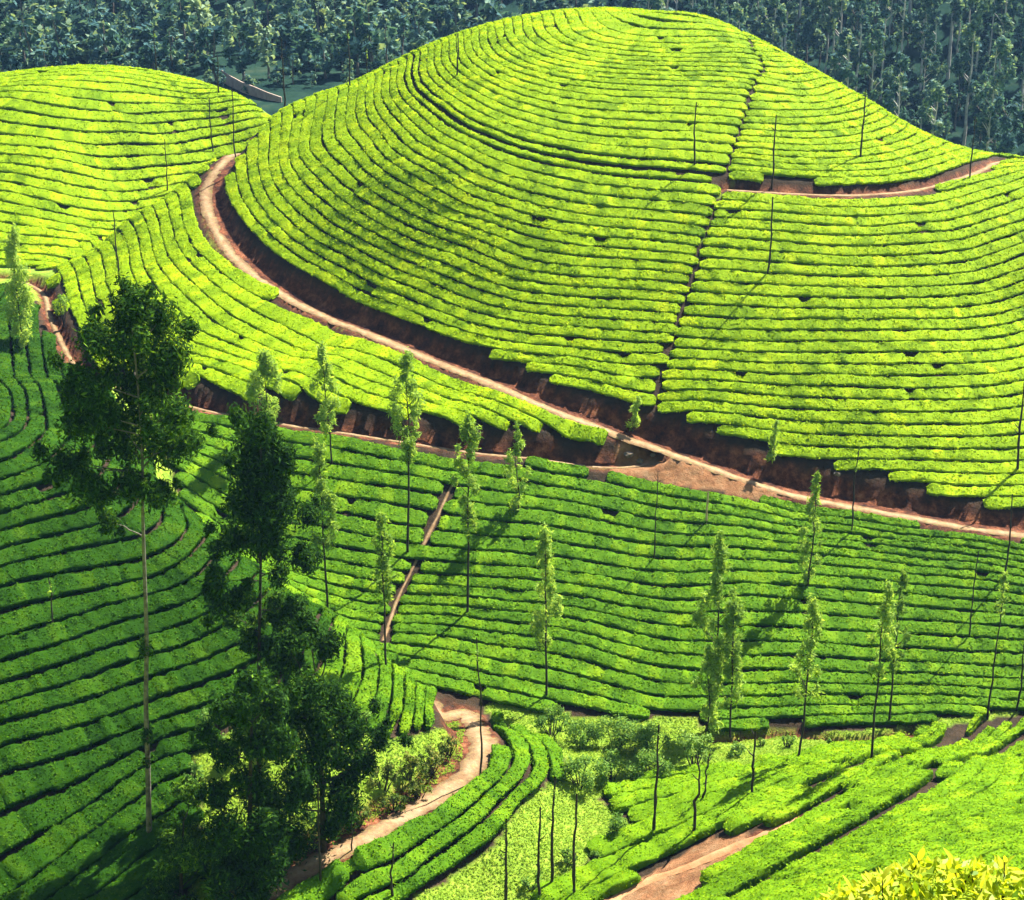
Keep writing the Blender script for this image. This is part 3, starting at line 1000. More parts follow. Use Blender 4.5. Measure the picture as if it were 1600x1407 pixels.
# ------------------------------------------------------------------ roads and paths
def ribbon(L, z, width, mat, name, g, lift=0.03, kind='structure'):
    n = len(L)
    T = unit(np.gradient(L, axis=0))
    S_ = np.column_stack([T[:, 1], -T[:, 0]])
    a = np.linspace(-1, 1, 7)
    wl = width / 2 * (1 + 0.16 * wobble(n, 0.3, 1.5, g) + 0.10 * wobble(n, 0.3, 0.4, g))
    wr = width / 2 * (1 + 0.16 * wobble(n, 0.3, 1.5, g) + 0.10 * wobble(n, 0.3, 0.4, g))
    V = []
    for q in a:
        ww = np.where(q < 0, wl, wr)
        P = L + S_ * (q * ww)[:, None]
        crown = lift + 0.03 * (1 - q * q) - 0.025 * (abs(abs(q) - 0.5) < 0.2) - 0.05 * (abs(q) > 0.95)
        V.append(np.column_stack([P, z + crown + g.normal(0, 0.008, n)]))
    V = np.stack(V, 1).reshape(-1, 3)
    k = len(a)
    i = np.arange(n - 1)[:, None]
    j = np.arange(k - 1)[None, :]
    F = np.stack([i * k + j, i * k + j + 1, (i + 1) * k + j + 1, (i + 1) * k + j], -1).reshape(-1, 4)
    return link(name, mk_mesh(name, V, F, mat, {'across': np.tile(np.abs(a), n)}, smooth=True), kind=kind)


for nm, (L, z, wd) in road_lines.items():
    if nm == 'foot_of_field':
        continue
    ribbon(L, z, wd, M['red_dirt'] if nm == 'cut' else M['dirt'], {'upper': 'dirt_road', 'lower': 'dirt_road', 'terrace': 'terrace_path', 'nose': 'dirt_road', 'cut': 'earth_path'}[nm], rng)
for nm, L in foot_lines.items():
    if nm != 'valley':
        continue
    ribbon(L, gz(L[:, 0], L[:, 1]) + 0.02, 0.3 if nm == 'valley' else 0.3, M['dirt'] if nm == 'valley' else M['red_dirt'], 'footpath', rng)



# ------------------------------------------------------------------ far mountainside
def sstep(a, b, x):
    t = np.clip((x - a) / (b - a), 0, 1)
    return t * t * (3 - 2 * t)


_ph = np.random.default_rng(11).uniform(0, 6.28, (8, 2))


def far_z(x, y):
    x = np.asarray(x, float)
    y = np.asarray(y, float)
    L_ = sstep(25, -25, x)                       # 1 on the left, 0 on the right
    base = -62 + 25 * L_
    foot = 285 + 40 * L_
    z = base + 0.02 * (y - 240) + (0.42 - 0.10 * L_) * np.maximum(0, y - foot) ** 1.0
    for k in range(8):
        f_ = 0.018 * 1.5 ** k
        z = z + (2.6 / 1.45 ** k) * np.sin(f_ * x + _ph[k, 0]) * np.sin(f_ * 0.9 * y + _ph[k, 1]) * sstep(240, 300, y)
    return z


mx_ = np.linspace(-420, 420, 180)
my_ = np.linspace(236, 900, 160)
MX, MY = np.meshgrid(mx_, my_)
MZ = far_z(MX, MY)
i = np.arange(179)[None, :]
j = np.arange(159)[:, None]
MF = np.stack([j * 180 + i, j * 180 + i + 1, (j + 1) * 180 + i + 1, (j + 1) * 180 + i], -1).reshape(-1, 4)
M['far_ground'] = plain_mat('forest_floor', [(0.35, (0.006, 0.016, 0.014)), (0.55, (0.014, 0.032, 0.022)), (0.72, (0.03, 0.045, 0.028)), (0.85, (0.12, 0.08, 0.06))], 0.16, bump=0.5, bscale=0.6, spec=0.0)
link('mountainside', mk_mesh('mountainside', np.stack([MX, MY, MZ], -1).reshape(-1, 3), MF, M['far_ground'], smooth=True), kind='structure')


# ------------------------------------------------------------------ trees: shared builders
def top_z(y, v):
    b = (CV - v) / FPX
    return y * (b * CP - SP) / (CP + b * SP)


def crown_quads(blobs, per_m2, size, aspect, g, droop=0.5, spread=0.9, tint0=0.45, tvar=0.16):
    """leaf faces through ellipsoidal clumps (cx, cy, cz, rx, ry, rz), thicker towards their skins"""
    Cs, Ns, Tn = [], [], []
    for (cx, cy, cz, rx, ry, rz) in blobs:
        n = max(12, int(per_m2 * 4 * math.pi * ((rx * ry + rx * rz + ry * rz) / 3)))
        d = unit(g.normal(size=(n, 3)))
        r = g.uniform(0.25, 1.0, n) ** 0.5 * (1 + 0.18 * g.normal(size=n))
        # break each clump in twig sized tufts
        k = max(3, n // 14)
        tuft = unit(g.normal(size=(k, 3))) * (g.uniform(0.4, 1.1, (k, 1)))
        pick = g.integers(0, k, n)
        q = 0.45 * d * r[:, None] + 0.62 * tuft[pick] + 0.10 * g.normal(size=(n, 3))
        Cs.append(np.array([cx, cy, cz]) + q * np.array([rx, ry, rz]))
        Ns.append(unit(q) * 0.7 + np.array([0, 0, 0.5]))
        Tn.append(tint0 + tvar * g.normal(size=n) + (g.normal(0, 0.09, k))[pick])
    C = np.vstack(Cs)
    V, F = leaf_quads(C, np.vstack(Ns), np.full(len(C), size), aspect, g, droop=droop, spread=spread)
    return V, F, np.repeat(np.concatenate(Tn), 4)


def crooked(p0, p1, n, amp, g):
    t = np.linspace(0, 1, n)[:, None]
    P = np.asarray(p0) * (1 - t) + np.asarray(p1) * t
    w_ = np.cumsum(g.normal(size=(n, 3)), 0)
    w_ -= t * w_[-1]
    w_[:, 2] *= 0.2
    return P + amp * w_ * np.sin(np.pi * t) ** 0.5


def spindle_tree(name, label, cat, group, base, ztop, z0, rad, g, mat, bark, tr=0.10, size=0.42, dens=20.0, tint0=0.5, tip=0.25, lean=0.0):
    """slender young tree: straight stem, short upswept branches, feathery spindle of a crown"""
    root = link(name, None, None, tuple(base), label, cat, group)
    h = ztop - base[2]
    c0 = z0 - base[2]
    stem = crooked((0, 0, -0.4), (lean, 0, h * 0.97), 14, 0.05, g)
    V, F = tube(stem, np.linspace(tr, tr * 0.2, 14), 7)
    link('trunk', mk_mesh('trunk', V, F, bark, smooth=True), root)
    parts, blobs = [], []
    nb = int(10 + 9 * (h - c0) / 4)
    for k in range(nb):
        t = (k + g.random()) / nb
        zz = c0 + (h - c0) * (0.02 + 0.93 * t)
        prof = (math.sin(math.pi * min(1, (t * 0.9 + 0.13))) ** 0.7) * (1 - tip * t)
        rr = rad * prof * g.uniform(0.25, 1.0) ** 0.8 * (1.0 + 0.35 * math.sin(7.0 * t + 40.0 * rad))
        an = g.uniform(0, 6.283)
        p0 = np.array([lean * zz / h, 0, zz - rr * 0.7])
        p1 = np.array([lean * zz / h + rr * 0.75 * math.cos(an), rr * 0.75 * math.sin(an), zz + rr * 0.2])
        parts.append(tube(crooked(p0, p1, 4, 0.03, g), [tr * 0.28, tr * 0.22, tr * 0.15, tr * 0.06], 4))
        br = rad * g.uniform(0.24, 0.42)
        blobs.append((p1[0], p1[1], p1[2], br, br, br * g.uniform(1.1, 1.9)))
    blobs.append((lean, 0, h - rad * 0.5, rad * 0.16, rad * 0.16, rad * 0.6))
    V, F = merge(parts)
    link('branches', mk_mesh('branches', V, F, bark, smooth=True), root, kind='stuff')
    V, F, T = crown_quads(blobs, dens, size, 0.24, g, droop=0.2, spread=0.9, tint0=tint0)
    link('crown', mk_mesh('crown', V, F, mat, T), root)
    return root


# slim silver oaks: u, crown top v, crown bottom v, base v, half width in picture points, tint, label
YOUNG = [
    (34, 352, 520, 545, 26, 0.62, 'pale feathery young tree at the far left by the road bend'),
    (420, 548, 645, 700, 28, 0.50, 'young tree right behind the top of the second tall dark tree'),
    (520, 536, 655, 730, 24, 0.55, 'pale young tree in front of the bank, left of the taller one there'),
    (637, 548, 705, 868, 27, 0.50, 'tallest young tree in front of the shaded bank, on a long thin stem'),
    (730, 645, 815, 962, 25, 0.42, 'dark green young tree beside the top of the valley footpath'),
    (808, 660, 790, 804, 19, 0.62, 'pale young tree under the lower road, right of the footpath'),
    (513, 690, 850, 965, 24, 0.42, 'faint young tree on the shaded slope behind the dark grove'),
    (603, 800, 925, 1052, 22, 0.45, 'small green young tree left of the foot of the valley footpath'),
    (855, 826, 1000, 1092, 25, 0.55, 'yellowish young tree alone in the middle of the valley slope'),
    (1112, 828, 1040, 1136, 30, 0.50, 'broad young tree at the valley foot, taller of a close pair'),
    (1142, 935, 1085, 1150, 26, 0.50, 'bushy young tree close against the right of the broad one'),
    (1104, 1008, 1118, 1150, 24, 0.52, 'short round-headed young tree at the valley foot left of the pair'),
    (1262, 733, 900, 922, 20, 0.48, 'narrow pointed young tree rising in front of the upper dirt road'),
    (1247, 930, 1075, 1192, 25, 0.58, 'yellow-green young tree standing in the clearing above the sunny slope'),
    (1361, 905, 1040, 1190, 22, 0.52, 'thin young tree left of the dark one above the sunny slope'),
    (1390, 888, 1030, 1132, 19, 0.28, 'dark narrow young tree in front of the valley slope at right'),
    (1207, 655, 712, 722, 13, 0.52, 'little young tree on the bank above the upper road'),
    (1543, 893, 942, 1124, 11, 0.45, 'small tuft-topped young tree on a bare stem near the right edge'),
    (985, 622, 664, 676, 14, 0.62, 'little pale sapling on the bank above the road fork'),
]
for k, (u, vt, vb, v0, hw, tn, lab) in enumerate(YOUNG):
    b = cast(u, v0, Znew)
    d = b[1] * CP - b[2] * SP
    h_ = top_z(b[1], vt) - b[2]
    spindle_tree('young_tree', lab, 'tree', 'slim young shade trees', b - np.array([0, 0, 0.1]), top_z(b[1], vt), max(b[2] + 0.2, top_z(b[1], vb + 22)), hw * 1.25 * d / FPX, np.random.default_rng(50 + k), lean=float(np.random.default_rng(90 + k).normal(0, 0.22)), mat=M['tree_leaf'], bark=M['bark'], tr=0.035 + 0.0045 * h_, tint0=tn)

# bare stems: u, top v, base v, thickness, label
BARE = [
    (245, 46, 107, 1.0, 'bare dark trunk on the crest of the far left hill'),
    (343, 84, 148, 1.0, 'bare trunk near the right end of the far left hill crest'),
    (445, 60, 168, 1.2, 'bare trunk where the dome meets the far left hill'),
    (547, 46, 138, 1.1, 'taller bare trunk on the left skyline of the dome'),
    (574, 74, 116, 0.8, 'short bare trunk just right of the taller one on the dome skyline'),
    (714, 52, 122, 1.0, 'bare trunk high on the upper left of the dome'),
    (334, 154, 242, 0.9, 'bare trunk by the far bend of the upper road, left one'),
    (369, 138, 252, 0.9, 'bare trunk by the far bend of the upper road, right one'),
    (262, 218, 304, 0.9, 'bare trunk on the strip edge against the far left hill'),
    (187, 330, 430, 0.9, 'bare trunk lowest on the left edge of the strip'),
    (1084, 160, 262, 1.0, 'bare trunk just left of the dome footpath'),
    (1206, 180, 296, 1.1, 'bare trunk standing on the dark terrace bank'),
    (1199, 308, 430, 1.1, 'bare trunk below the terrace bank, right of the dome footpath'),
    (1345, 138, 250, 1.1, 'bare trunk on the dome above the right half of the terrace path'),
    (1515, 182, 282, 0.9, 'bare trunk beside the right end of the terrace path'),
    (1330, 705, 836, 1.0, 'bare trunk in front of the upper road, right of the pointed tree'),
    (1590, 598, 740, 1.3, 'thick bare trunk on the dome at the right edge'),
    (1568, 772, 906, 0.9, 'bare trunk below the upper road near the right edge'),
    (1514, 862, 1000, 0.7, 'faint thin bare trunk on the valley slope at right'),
    (1020, 735, 880, 0.6, 'faint thin bare trunk below the road fork'),
    (1020, 1134, 1312, 1.2, 'bare trunk left of the group on the sunny slope'),
    (1084, 1180, 1310, 1.2, 'crooked bare trunk on the sunny slope'),
    (1106, 1172, 1256, 1.0, 'shorter bare trunk next to the crooked one on the sunny slope'),
    (1173, 1146, 1252, 1.3, 'thick bare trunk at the top of the sunny slope'),
    (750, 1000, 1216, 0.9, 'tall bare trunk at the bend of the winding road'),
    (845, 1262, 1412, 1.2, 'bare trunk in the gully, left of two at the bottom'),
    (863, 1214, 1390, 1.2, 'tall bare trunk in the gully grass'),
    (898, 1240, 1410, 1.3, 'bare trunk with a leafy knot at the bottom of the gully'),
    (790, 1280, 1412, 1.2, 'bare trunk on the lower edge of the hedges beside the gully'),
    (615, 1318, 1412, 1.0, 'bare trunk among the hedges at bottom centre'),
    (500, 1226, 1398, 0.9, 'thin bare trunk beside the winding road at bottom left'),
    (550, 1245, 1330, 0.7, 'short thin bare trunk beside the winding road'),
    (1588, 1000, 1112, 0.9, 'bare trunk at the right edge above the sunny slope'),
    (85, 905, 985, 0.7, 'thin bare trunk among the shaded hedges at left'),
]
for k, (u, vt, v0, th, lab) in enumerate(BARE):
    g = np.random.default_rng(300 + k)
    b = cast(u, v0, Znew)
    h = top_z(b[1], vt) - b[2]
    r0 = 0.085 * th * (0.75 + 0.25 * b[1] / 150)
    P = crooked((0, 0, -0.3), (g.normal(0, 0.10), g.normal(0, 0.1), h), 12, 0.045 if 'crooked' not in lab else 0.16, g)
    V, F = tube(P, r0 * np.linspace(1.1, 0.55, 12) * (1 + 0.12 * g.normal(size=12)), 7)
    root = link('bare_trunk', mk_mesh('bare_trunk', V, F, M['bark'], smooth=True), None, tuple(b), lab, 'tree trunk', 'bare lopped trunks')
    for q in range(int(g.integers(2, 5))):
        t = g.uniform(0.35, 0.97)
        p = np.array([np.interp(t * h, P[:, 2], P[:, c]) for c in range(3)])
        an = g.uniform(0, 6.28)
        ln = g.uniform(0.15, 0.5)
        V, F = tube(np.array([p, p + ln * 0.5 * np.array([math.cos(an), math.sin(an), 0.7]), p + ln * np.array([math.cos(an), math.sin(an), 1.0])]), [r0 * 0.5, r0 * 0.4, r0 * 0.15], 5)
        link('branch_stub', mk_mesh('branch_stub', V, F, M['bark'], smooth=True), root)
    if 'leafy knot' in lab or g.random() < 0.35:
        zk = h * g.uniform(0.8, 0.98)
        V, F, T = crown_quads([(0, 0, zk, 0.25, 0.25, 0.55)], 16, 0.22, 0.4, g, tint0=0.35)
        link('leaf_tuft', mk_mesh('leaf_tuft', V, F, M['tree_leaf'], T), root)


# ------------------------------------------------------------------ the tall dark trees at lower left
def clump_tree(name, label, base, trunk_uv, blobs_px, Yd, g, tr, mat, bark, dens=13.0, size=0.30, tint0=0.42, depth=1.6, low=()):
    """tree whose limbs carry separate drooping clumps; clumps given as picture point and size at the tree's own distance"""
    root = link(name, None, None, tuple(base), label, 'tree')
    TP = np.array([at(u, v, Yd) for u, v in trunk_uv]) - base
    TP[0] = (0, 0, -0.5)
    P = smooth_line(TP, 0.6)
    V, F = tube(P, np.linspace(tr, tr * 0.25, len(P)), 9)
    link('trunk', mk_mesh('trunk', V, F, bark, smooth=True), root)
    limbs, blobs = [], []
    for (u, v, r) in blobs_px:
        c = at(u, v, Yd) - base
        rr = r * Yd / FPX / CP
        c = c + np.array([0, g.uniform(-1, 1) * depth, 0])
        zj = min(c[2] - rr * 0.8, P[-1, 2])
        j = np.array([np.interp(zj, P[:, 2], P[:, q]) for q in range(3)])
        limbs.append(tube(crooked(j, c, 6, 0.10, g), np.linspace(tr * 0.32, tr * 0.06, 6), 5))
        blobs.append((c[0], c[1], c[2], rr, rr * 0.9, rr * 1.1))
        for _ in range(3):
            o = g.normal(size=3) * rr * 0.75
            b2 = rr * g.uniform(0.35, 0.6)
            blobs.append((c[0] + o[0], c[1] + o[1], c[2] + o[2] * 0.8, b2, b2, b2 * 1.25))
    V, F = merge(limbs)
    link('limbs', mk_mesh('limbs', V, F, bark, smooth=True), root, kind='stuff')
    V, F, T = crown_quads(blobs, dens, size, 0.32, g, droop=0.9, spread=0.9, tint0=tint0)
    link('crown', mk_mesh('crown', V, F, mat, T), root)
    for (u, v, r) in low:
        c = at(u, v, Yd) - base
        rr = r * Yd / FPX
        V, F, T = crown_quads([(c[0], c[1], c[2], rr, rr, rr * 1.5)], dens, size * 0.8, 0.32, g, droop=0.8, tint0=tint0)
        link('leaf_tuft', mk_mesh('leaf_tuft', V, F, mat, T), root)
    return root


g = np.random.default_rng(77)
b = cast(232, 1312, Znew)
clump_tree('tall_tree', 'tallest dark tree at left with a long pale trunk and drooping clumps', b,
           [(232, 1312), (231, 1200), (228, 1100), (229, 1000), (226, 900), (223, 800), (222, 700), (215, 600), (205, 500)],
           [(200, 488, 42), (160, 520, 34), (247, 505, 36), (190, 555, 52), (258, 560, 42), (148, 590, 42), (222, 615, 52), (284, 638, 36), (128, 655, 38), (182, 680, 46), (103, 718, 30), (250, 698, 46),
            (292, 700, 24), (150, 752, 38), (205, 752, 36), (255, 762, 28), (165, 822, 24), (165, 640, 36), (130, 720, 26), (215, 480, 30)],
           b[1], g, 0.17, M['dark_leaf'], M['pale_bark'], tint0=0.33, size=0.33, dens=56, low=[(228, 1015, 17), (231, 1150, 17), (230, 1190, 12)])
b = cast(404, 1215, Znew)
clump_tree('tall_tree', 'second tall dark tree right of the tallest, narrow drooping crown', b,
           [(404, 1215), (404, 1100), (405, 1000), (407, 900), (408, 800), (408, 720), (406, 650)],
           [(408, 655, 34), (392, 700, 44), (438, 715, 32), (400, 760, 50), (372, 800, 38), (440, 790, 38), (478, 820, 26), (360, 858, 34), (405, 850, 34), (474, 880, 30), (350, 925, 28), (440, 880, 22),
            (468, 935, 26), (358, 975, 22), (385, 920, 26), (425, 955, 28), (392, 1005, 28), (430, 1030, 28), (452, 985, 26), (345, 890, 26), (420, 740, 40), (425, 830, 34)],
           b[1], g, 0.14, M['dark_leaf'], M['bark'], tint0=0.33, size=0.33, dens=56)
b = cast(505, 1330, Znew)
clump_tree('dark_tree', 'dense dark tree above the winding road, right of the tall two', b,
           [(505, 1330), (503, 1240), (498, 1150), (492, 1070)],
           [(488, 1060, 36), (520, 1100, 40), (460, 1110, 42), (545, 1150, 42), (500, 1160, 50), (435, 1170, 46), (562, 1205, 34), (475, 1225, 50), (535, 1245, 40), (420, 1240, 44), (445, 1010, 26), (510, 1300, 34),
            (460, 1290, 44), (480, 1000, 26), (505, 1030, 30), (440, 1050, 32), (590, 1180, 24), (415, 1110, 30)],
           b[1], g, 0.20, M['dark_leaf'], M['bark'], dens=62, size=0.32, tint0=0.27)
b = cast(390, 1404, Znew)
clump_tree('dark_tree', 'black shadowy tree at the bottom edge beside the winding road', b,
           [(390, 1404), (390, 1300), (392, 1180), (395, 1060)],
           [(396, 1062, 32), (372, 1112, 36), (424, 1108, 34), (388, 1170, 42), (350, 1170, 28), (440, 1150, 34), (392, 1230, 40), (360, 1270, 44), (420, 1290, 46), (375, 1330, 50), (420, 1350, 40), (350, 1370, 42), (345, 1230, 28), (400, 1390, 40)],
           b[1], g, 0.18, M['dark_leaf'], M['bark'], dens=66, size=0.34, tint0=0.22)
b = cast(282, 1402, Znew)
clump_tree('dark_tree', 'small bushy tree at the bottom left, right of the pale trunk', b,
           [(282, 1402), (283, 1360), (285, 1320), (288, 1270)],
           [(290, 1260, 28), (262, 1310, 32), (305, 1310, 34), (280, 1350, 36), (250, 1380, 28), (315, 1370, 32), (285, 1395, 30)],
           b[1], g, 0.12, M['dark_leaf'], M['bark'], dens=80, size=0.25, tint0=0.5)


# ------------------------------------------------------------------ shrubs
def shrub(name, label, u, v0, wpx, hpx, g, mat, tint0=0.45, group=None, size=0.2, dens=36.0):
    b = cast(u, v0, Znew)
    d = b[1] * CP - b[2] * SP
    rw, hh = wpx * d / FPX / 2, hpx * d / FPX
    root = link(name, None, None, tuple(b), label, 'shrub', group)
    parts, blobs = [], []
    for k in range(9):
        an = g.uniform(0, 6.28)
        r = rw * math.sqrt(g.random()) * 0.75
        c = np.array([r * math.cos(an), r * math.sin(an) * 0.8, hh * g.uniform(0.35, 0.85) * (1 - 0.35 * r / rw)])
        parts.append(tube(crooked((c[0] * 0.15, c[1] * 0.15, -0.2), c, 4, 0.03, g), [0.05, 0.04, 0.03, 0.012], 5))
        q = rw * g.uniform(0.3, 0.5)
        blobs.append((c[0], c[1], c[2], q, q, min(q, hh * 0.4)))
    V, F = merge(parts)
    link('stems', mk_mesh('stems', V, F, M['bark'], smooth=True), root, kind='stuff')
    V, F, T = crown_quads(blobs, dens, size, 0.45, g, droop=0.1, spread=0.9, tint0=tint0)
    link('foliage', mk_mesh('foliage', V, F, mat, T), root)
    return root


SHRUBS = [   # u, base v, width, height, tint, material, label
    (862, 1150, 60, 58, 0.30, 'shrub_leaf', 'dark upright shrub at the upper end of the gully'),
    (905, 1165, 80, 46, 0.42, 'shrub_leaf', 'broad shrub right of the dark upright one in the gully'),
    (960, 1170, 90, 50, 0.50, 'shrub_leaf', 'wide light shrub in the middle of the gully head'),
    (1020, 1176, 80, 46, 0.45, 'shrub_leaf', 'rounded shrub between the wide light shrub and the pale one'),
    (1085, 1200, 74, 74, 0.66, 'shrub_leaf', 'tall pale shrub where the gully meets the sunny slope'),
    (905, 1228, 70, 56, 0.40, 'shrub_leaf', 'left front shrub of the gully thicket'),
    (955, 1222, 80, 52, 0.46, 'shrub_leaf', 'middle front shrub of the gully thicket'),
    (1015, 1214, 84, 50, 0.50, 'shrub_leaf', 'right front shrub of the gully thicket'),
    (960, 1312, 54, 48, 0.28, 'shrub_leaf', 'dark round shrub below the pointed end of the sunny field'),
    (1230, 1168, 24, 30, 0.60, 'shrub_leaf', 'biggest little bush in the clearing under the dark bank'),
    (1192, 1166, 16, 18, 0.55, 'shrub_leaf', 'tiny bush left of the biggest in the clearing'),
    (1298, 1168, 16, 20, 0.50, 'shrub_leaf', 'tiny bush right of the biggest in the clearing'),
    (1150, 1182, 40, 26, 0.40, 'shrub_leaf', 'low shrub at the left end of the clearing'),
    (885, 1350, 34, 34, 0.36, 'shrub_leaf', 'small dark shrub in the gully grass near the bottom'),
    (830, 1388, 40, 34, 0.42, 'shrub_leaf', 'small shrub at the bottom of the gully'),
    (930, 1345, 26, 22, 0.42, 'shrub_leaf', 'smallest shrub in the gully grass'),
    (600, 1236, 56, 62, 0.45, 'dry_leaf', 'straggly shrub on the roadside bank, nearest the dark trees'),
    (640, 1222, 56, 56, 0.55, 'dry_leaf', 'yellowish shrub in the middle of the roadside bank'),
    (675, 1206, 50, 50, 0.58, 'dry_leaf', 'yellowish shrub near the bend of the winding road'),
    (700, 1180, 40, 40, 0.50, 'dry_leaf', 'shrub at the very bend of the winding road'),
    (615, 1268, 50, 44, 0.40, 'dry_leaf', 'low dark shrub along the winding road, left one'),
    (655, 1246, 44, 38, 0.48, 'dry_leaf', 'low shrub along the winding road, right one'),
    (560, 1290, 50, 44, 0.36, 'dry_leaf', 'low shrub under the dense dark tree by the road'),
    (300, 1230, 46, 60, 0.40, 'shrub_leaf', 'leafy shrub beside the bare soil patch at left'),
    (330, 1150, 46, 60, 0.44, 'shrub_leaf', 'leafy shrub above the bare soil patch at left'),
    (370, 1190, 60, 70, 0.40, 'shrub_leaf', 'tall leafy shrub between the two tall dark trunks'),
    (420, 1180, 60, 80, 0.45, 'shrub_leaf', 'tall leafy shrub just right of the second tall trunk'),
    (560, 1140, 50, 40, 0.46, 'shrub_leaf', 'shrub at the foot of the hedges above the roadside bank'),
    (100, 510, 34, 70, 0.52, 'shrub_leaf', 'leafy shrub on the bank at the left road bend'),
]
for k, (u, v0, wp, hp, tn, mt, lab) in enumerate(SHRUBS):
    shrub('shrub', lab, u, v0, wp, hp, np.random.default_rng(500 + k), M[mt], tn, 'shrubs', size=0.2)

# ------------------------------------------------------------------ grass in the gully and on verges
g = np.random.default_rng(21)
n0 = 260000
xs = g.uniform(-26, 42, n0)
ys = g.uniform(68, 106, n0)
ii = np.rint((xs - gx[0]) / DG).astype(int)
jj = np.rint((ys - gy[0]) / DG).astype(int)
ok = (cover[jj, ii] > 0.5) & (road_dist[jj, ii] > 0.15) & (bench[jj, ii] < 1.2)
u_, v_ = proj(np.column_stack([xs, ys, gz(xs, ys)]))
ok &= (u_ > 250) & (u_ < 1620) & (v_ < 1450) & (v_ > 1080)
xs, ys = xs[ok][:60000], ys[ok][:60000]
n = len(xs)
C = np.column_stack([xs, ys, gz(xs, ys) + 0.06])
T_ = np.column_stack([g.normal(0, 1.0, n), g.normal(0, 1.0, n), np.full(n, 0.6)])
V, F = leaf_quads(C, np.column_stack([0.5 * g.normal(size=n), 0.5 * g.normal(size=n), np.full(n, 1.0)]), np.full(n, 0.19), 0.35, g, T=T_, spread=0.2)
link('grass', mk_mesh('grass', V, F, M['grass'], np.repeat(0.5 + g.normal(0, 0.15, n), 4)), label='rough green grass on the gully floor and verges', kind='stuff')


# ------------------------------------------------------------------ small things: post, wall, rocks
b = cast(1103, 822, Znew)
h = top_z(b[1], 770) - b[2]
V, F = tube(crooked((0, 0, -0.3), (0.05, 0, h), 6, 0.02, rng), np.array([0.09, 0.09, 0.085, 0.08, 0.08, 0.075]), 6)
po = link('wooden_post', mk_mesh('wooden_post', V, F, M['post'], smooth=True), None, tuple(b), 'short weathered post standing below the dirt road fork', 'post')


def rock_mesh(r, g):
    import bmesh
    bm = bmesh.new()
    bmesh.ops.create_icosphere(bm, subdivisions=2, radius=r)
    for v in bm.verts:
        v.co *= 1 + 0.22 * float(g.normal())* 0.6
        v.co.z *= 0.7
    me = bpy.data.meshes.new('rock')
    bm.to_mesh(me)
    bm.free()
    me.materials.append(M['rock'])
    return me


for k, (u, v, r, lab) in enumerate([(982, 712, 0.38, 'grey rock at the tip of the road fork'), (1000, 722, 0.30, 'smaller grey rock below the tip of the road fork'),
                                    (1020, 712, 0.22, 'smallest grey rock right of the road fork tip'), (1308, 742, 0.28, 'pale rock in the bank above the upper road')]):
    b = cast(u, v, Znew)
    link('rock', rock_mesh(r, np.random.default_rng(900 + k)), None, tuple(b + np.array([0, 0, r * 0.2])), lab, 'rock', 'rocks by the dirt roads')

# low pale wall far behind, between the left hill and the dome
wl = np.array([at(u, v, 262) for u, v in ((318, 134), (340, 139), (365, 144), (390, 148), (415, 153), (440, 158))])
wl[:, 1] += np.array([16, 12, 8, 5, 2, 0])
zb = far_z(wl[:, 0], wl[:, 1]) - 0.4
zt = wl[:, 2] + 0.55
Vw = []
for k in range(len(wl)):
    for dy in (0.0, 0.45):
        Vw += [(wl[k, 0], wl[k, 1] + dy, min(zb[k], zt[k] - 2.2)), (wl[k, 0], wl[k, 1] + dy, zt[k])]
Fw = []
for k in range(len(wl) - 1):
    a_, c_ = 4 * k, 4 * (k + 1)
    Fw += [(a_, c_, c_ + 1, a_ + 1), (a_ + 2, a_ + 3, c_ + 3, c_ + 2), (a_ + 1, c_ + 1, c_ + 3, a_ + 3)]
Fw += [(0, 1, 3, 2), (20, 22, 23, 21)]
link('retaining_wall', mk_mesh('retaining_wall', Vw, Fw, M['wall']), None, None, 'pale low retaining wall behind the far left hill', 'wall')


# ------------------------------------------------------------------ forest on the mountainside
def forest_tree(g, h, rad, c0, dens, size, tint0):
    stem = crooked((0, 0, -0.6), (g.normal(0, 0.3), g.normal(0, 0.3), h * 0.93), 8, 0.14, g)
    tv, tf = tube(stem, np.linspace(0.24, 0.05, 8), 6)
    blobs, limbs = [], []
    nb = int(g.integers(9, 14))
    for k in range(nb):
        t = (k + g.random()) / nb
        zz = h * (c0 + (0.97 - c0) * t)
        rr = rad * (math.sin(math.pi * (0.15 + 0.75 * t)) ** 0.8) * g.uniform(0.2, 1.0)
        an = g.uniform(0, 6.28)
        c = np.array([rr * math.cos(an), rr * math.sin(an), zz])
        limbs.append(tube(crooked((stem[3, 0], stem[3, 1], zz - rr * 0.9 - 0.3), c, 4, 0.08, g), [0.10, 0.08, 0.05, 0.02], 4))
        q = rad * g.uniform(0.28, 0.48)
        blobs.append((c[0], c[1], c[2], q, q, q * 1.2))
    lv, lf = merge(limbs)
    cv, cf, ct = crown_quads(blobs, dens, size, 0.5, g, droop=0.3, spread=0.8, tint0=tint0)
    return (tv, tf), (lv, lf), (cv, cf, ct)


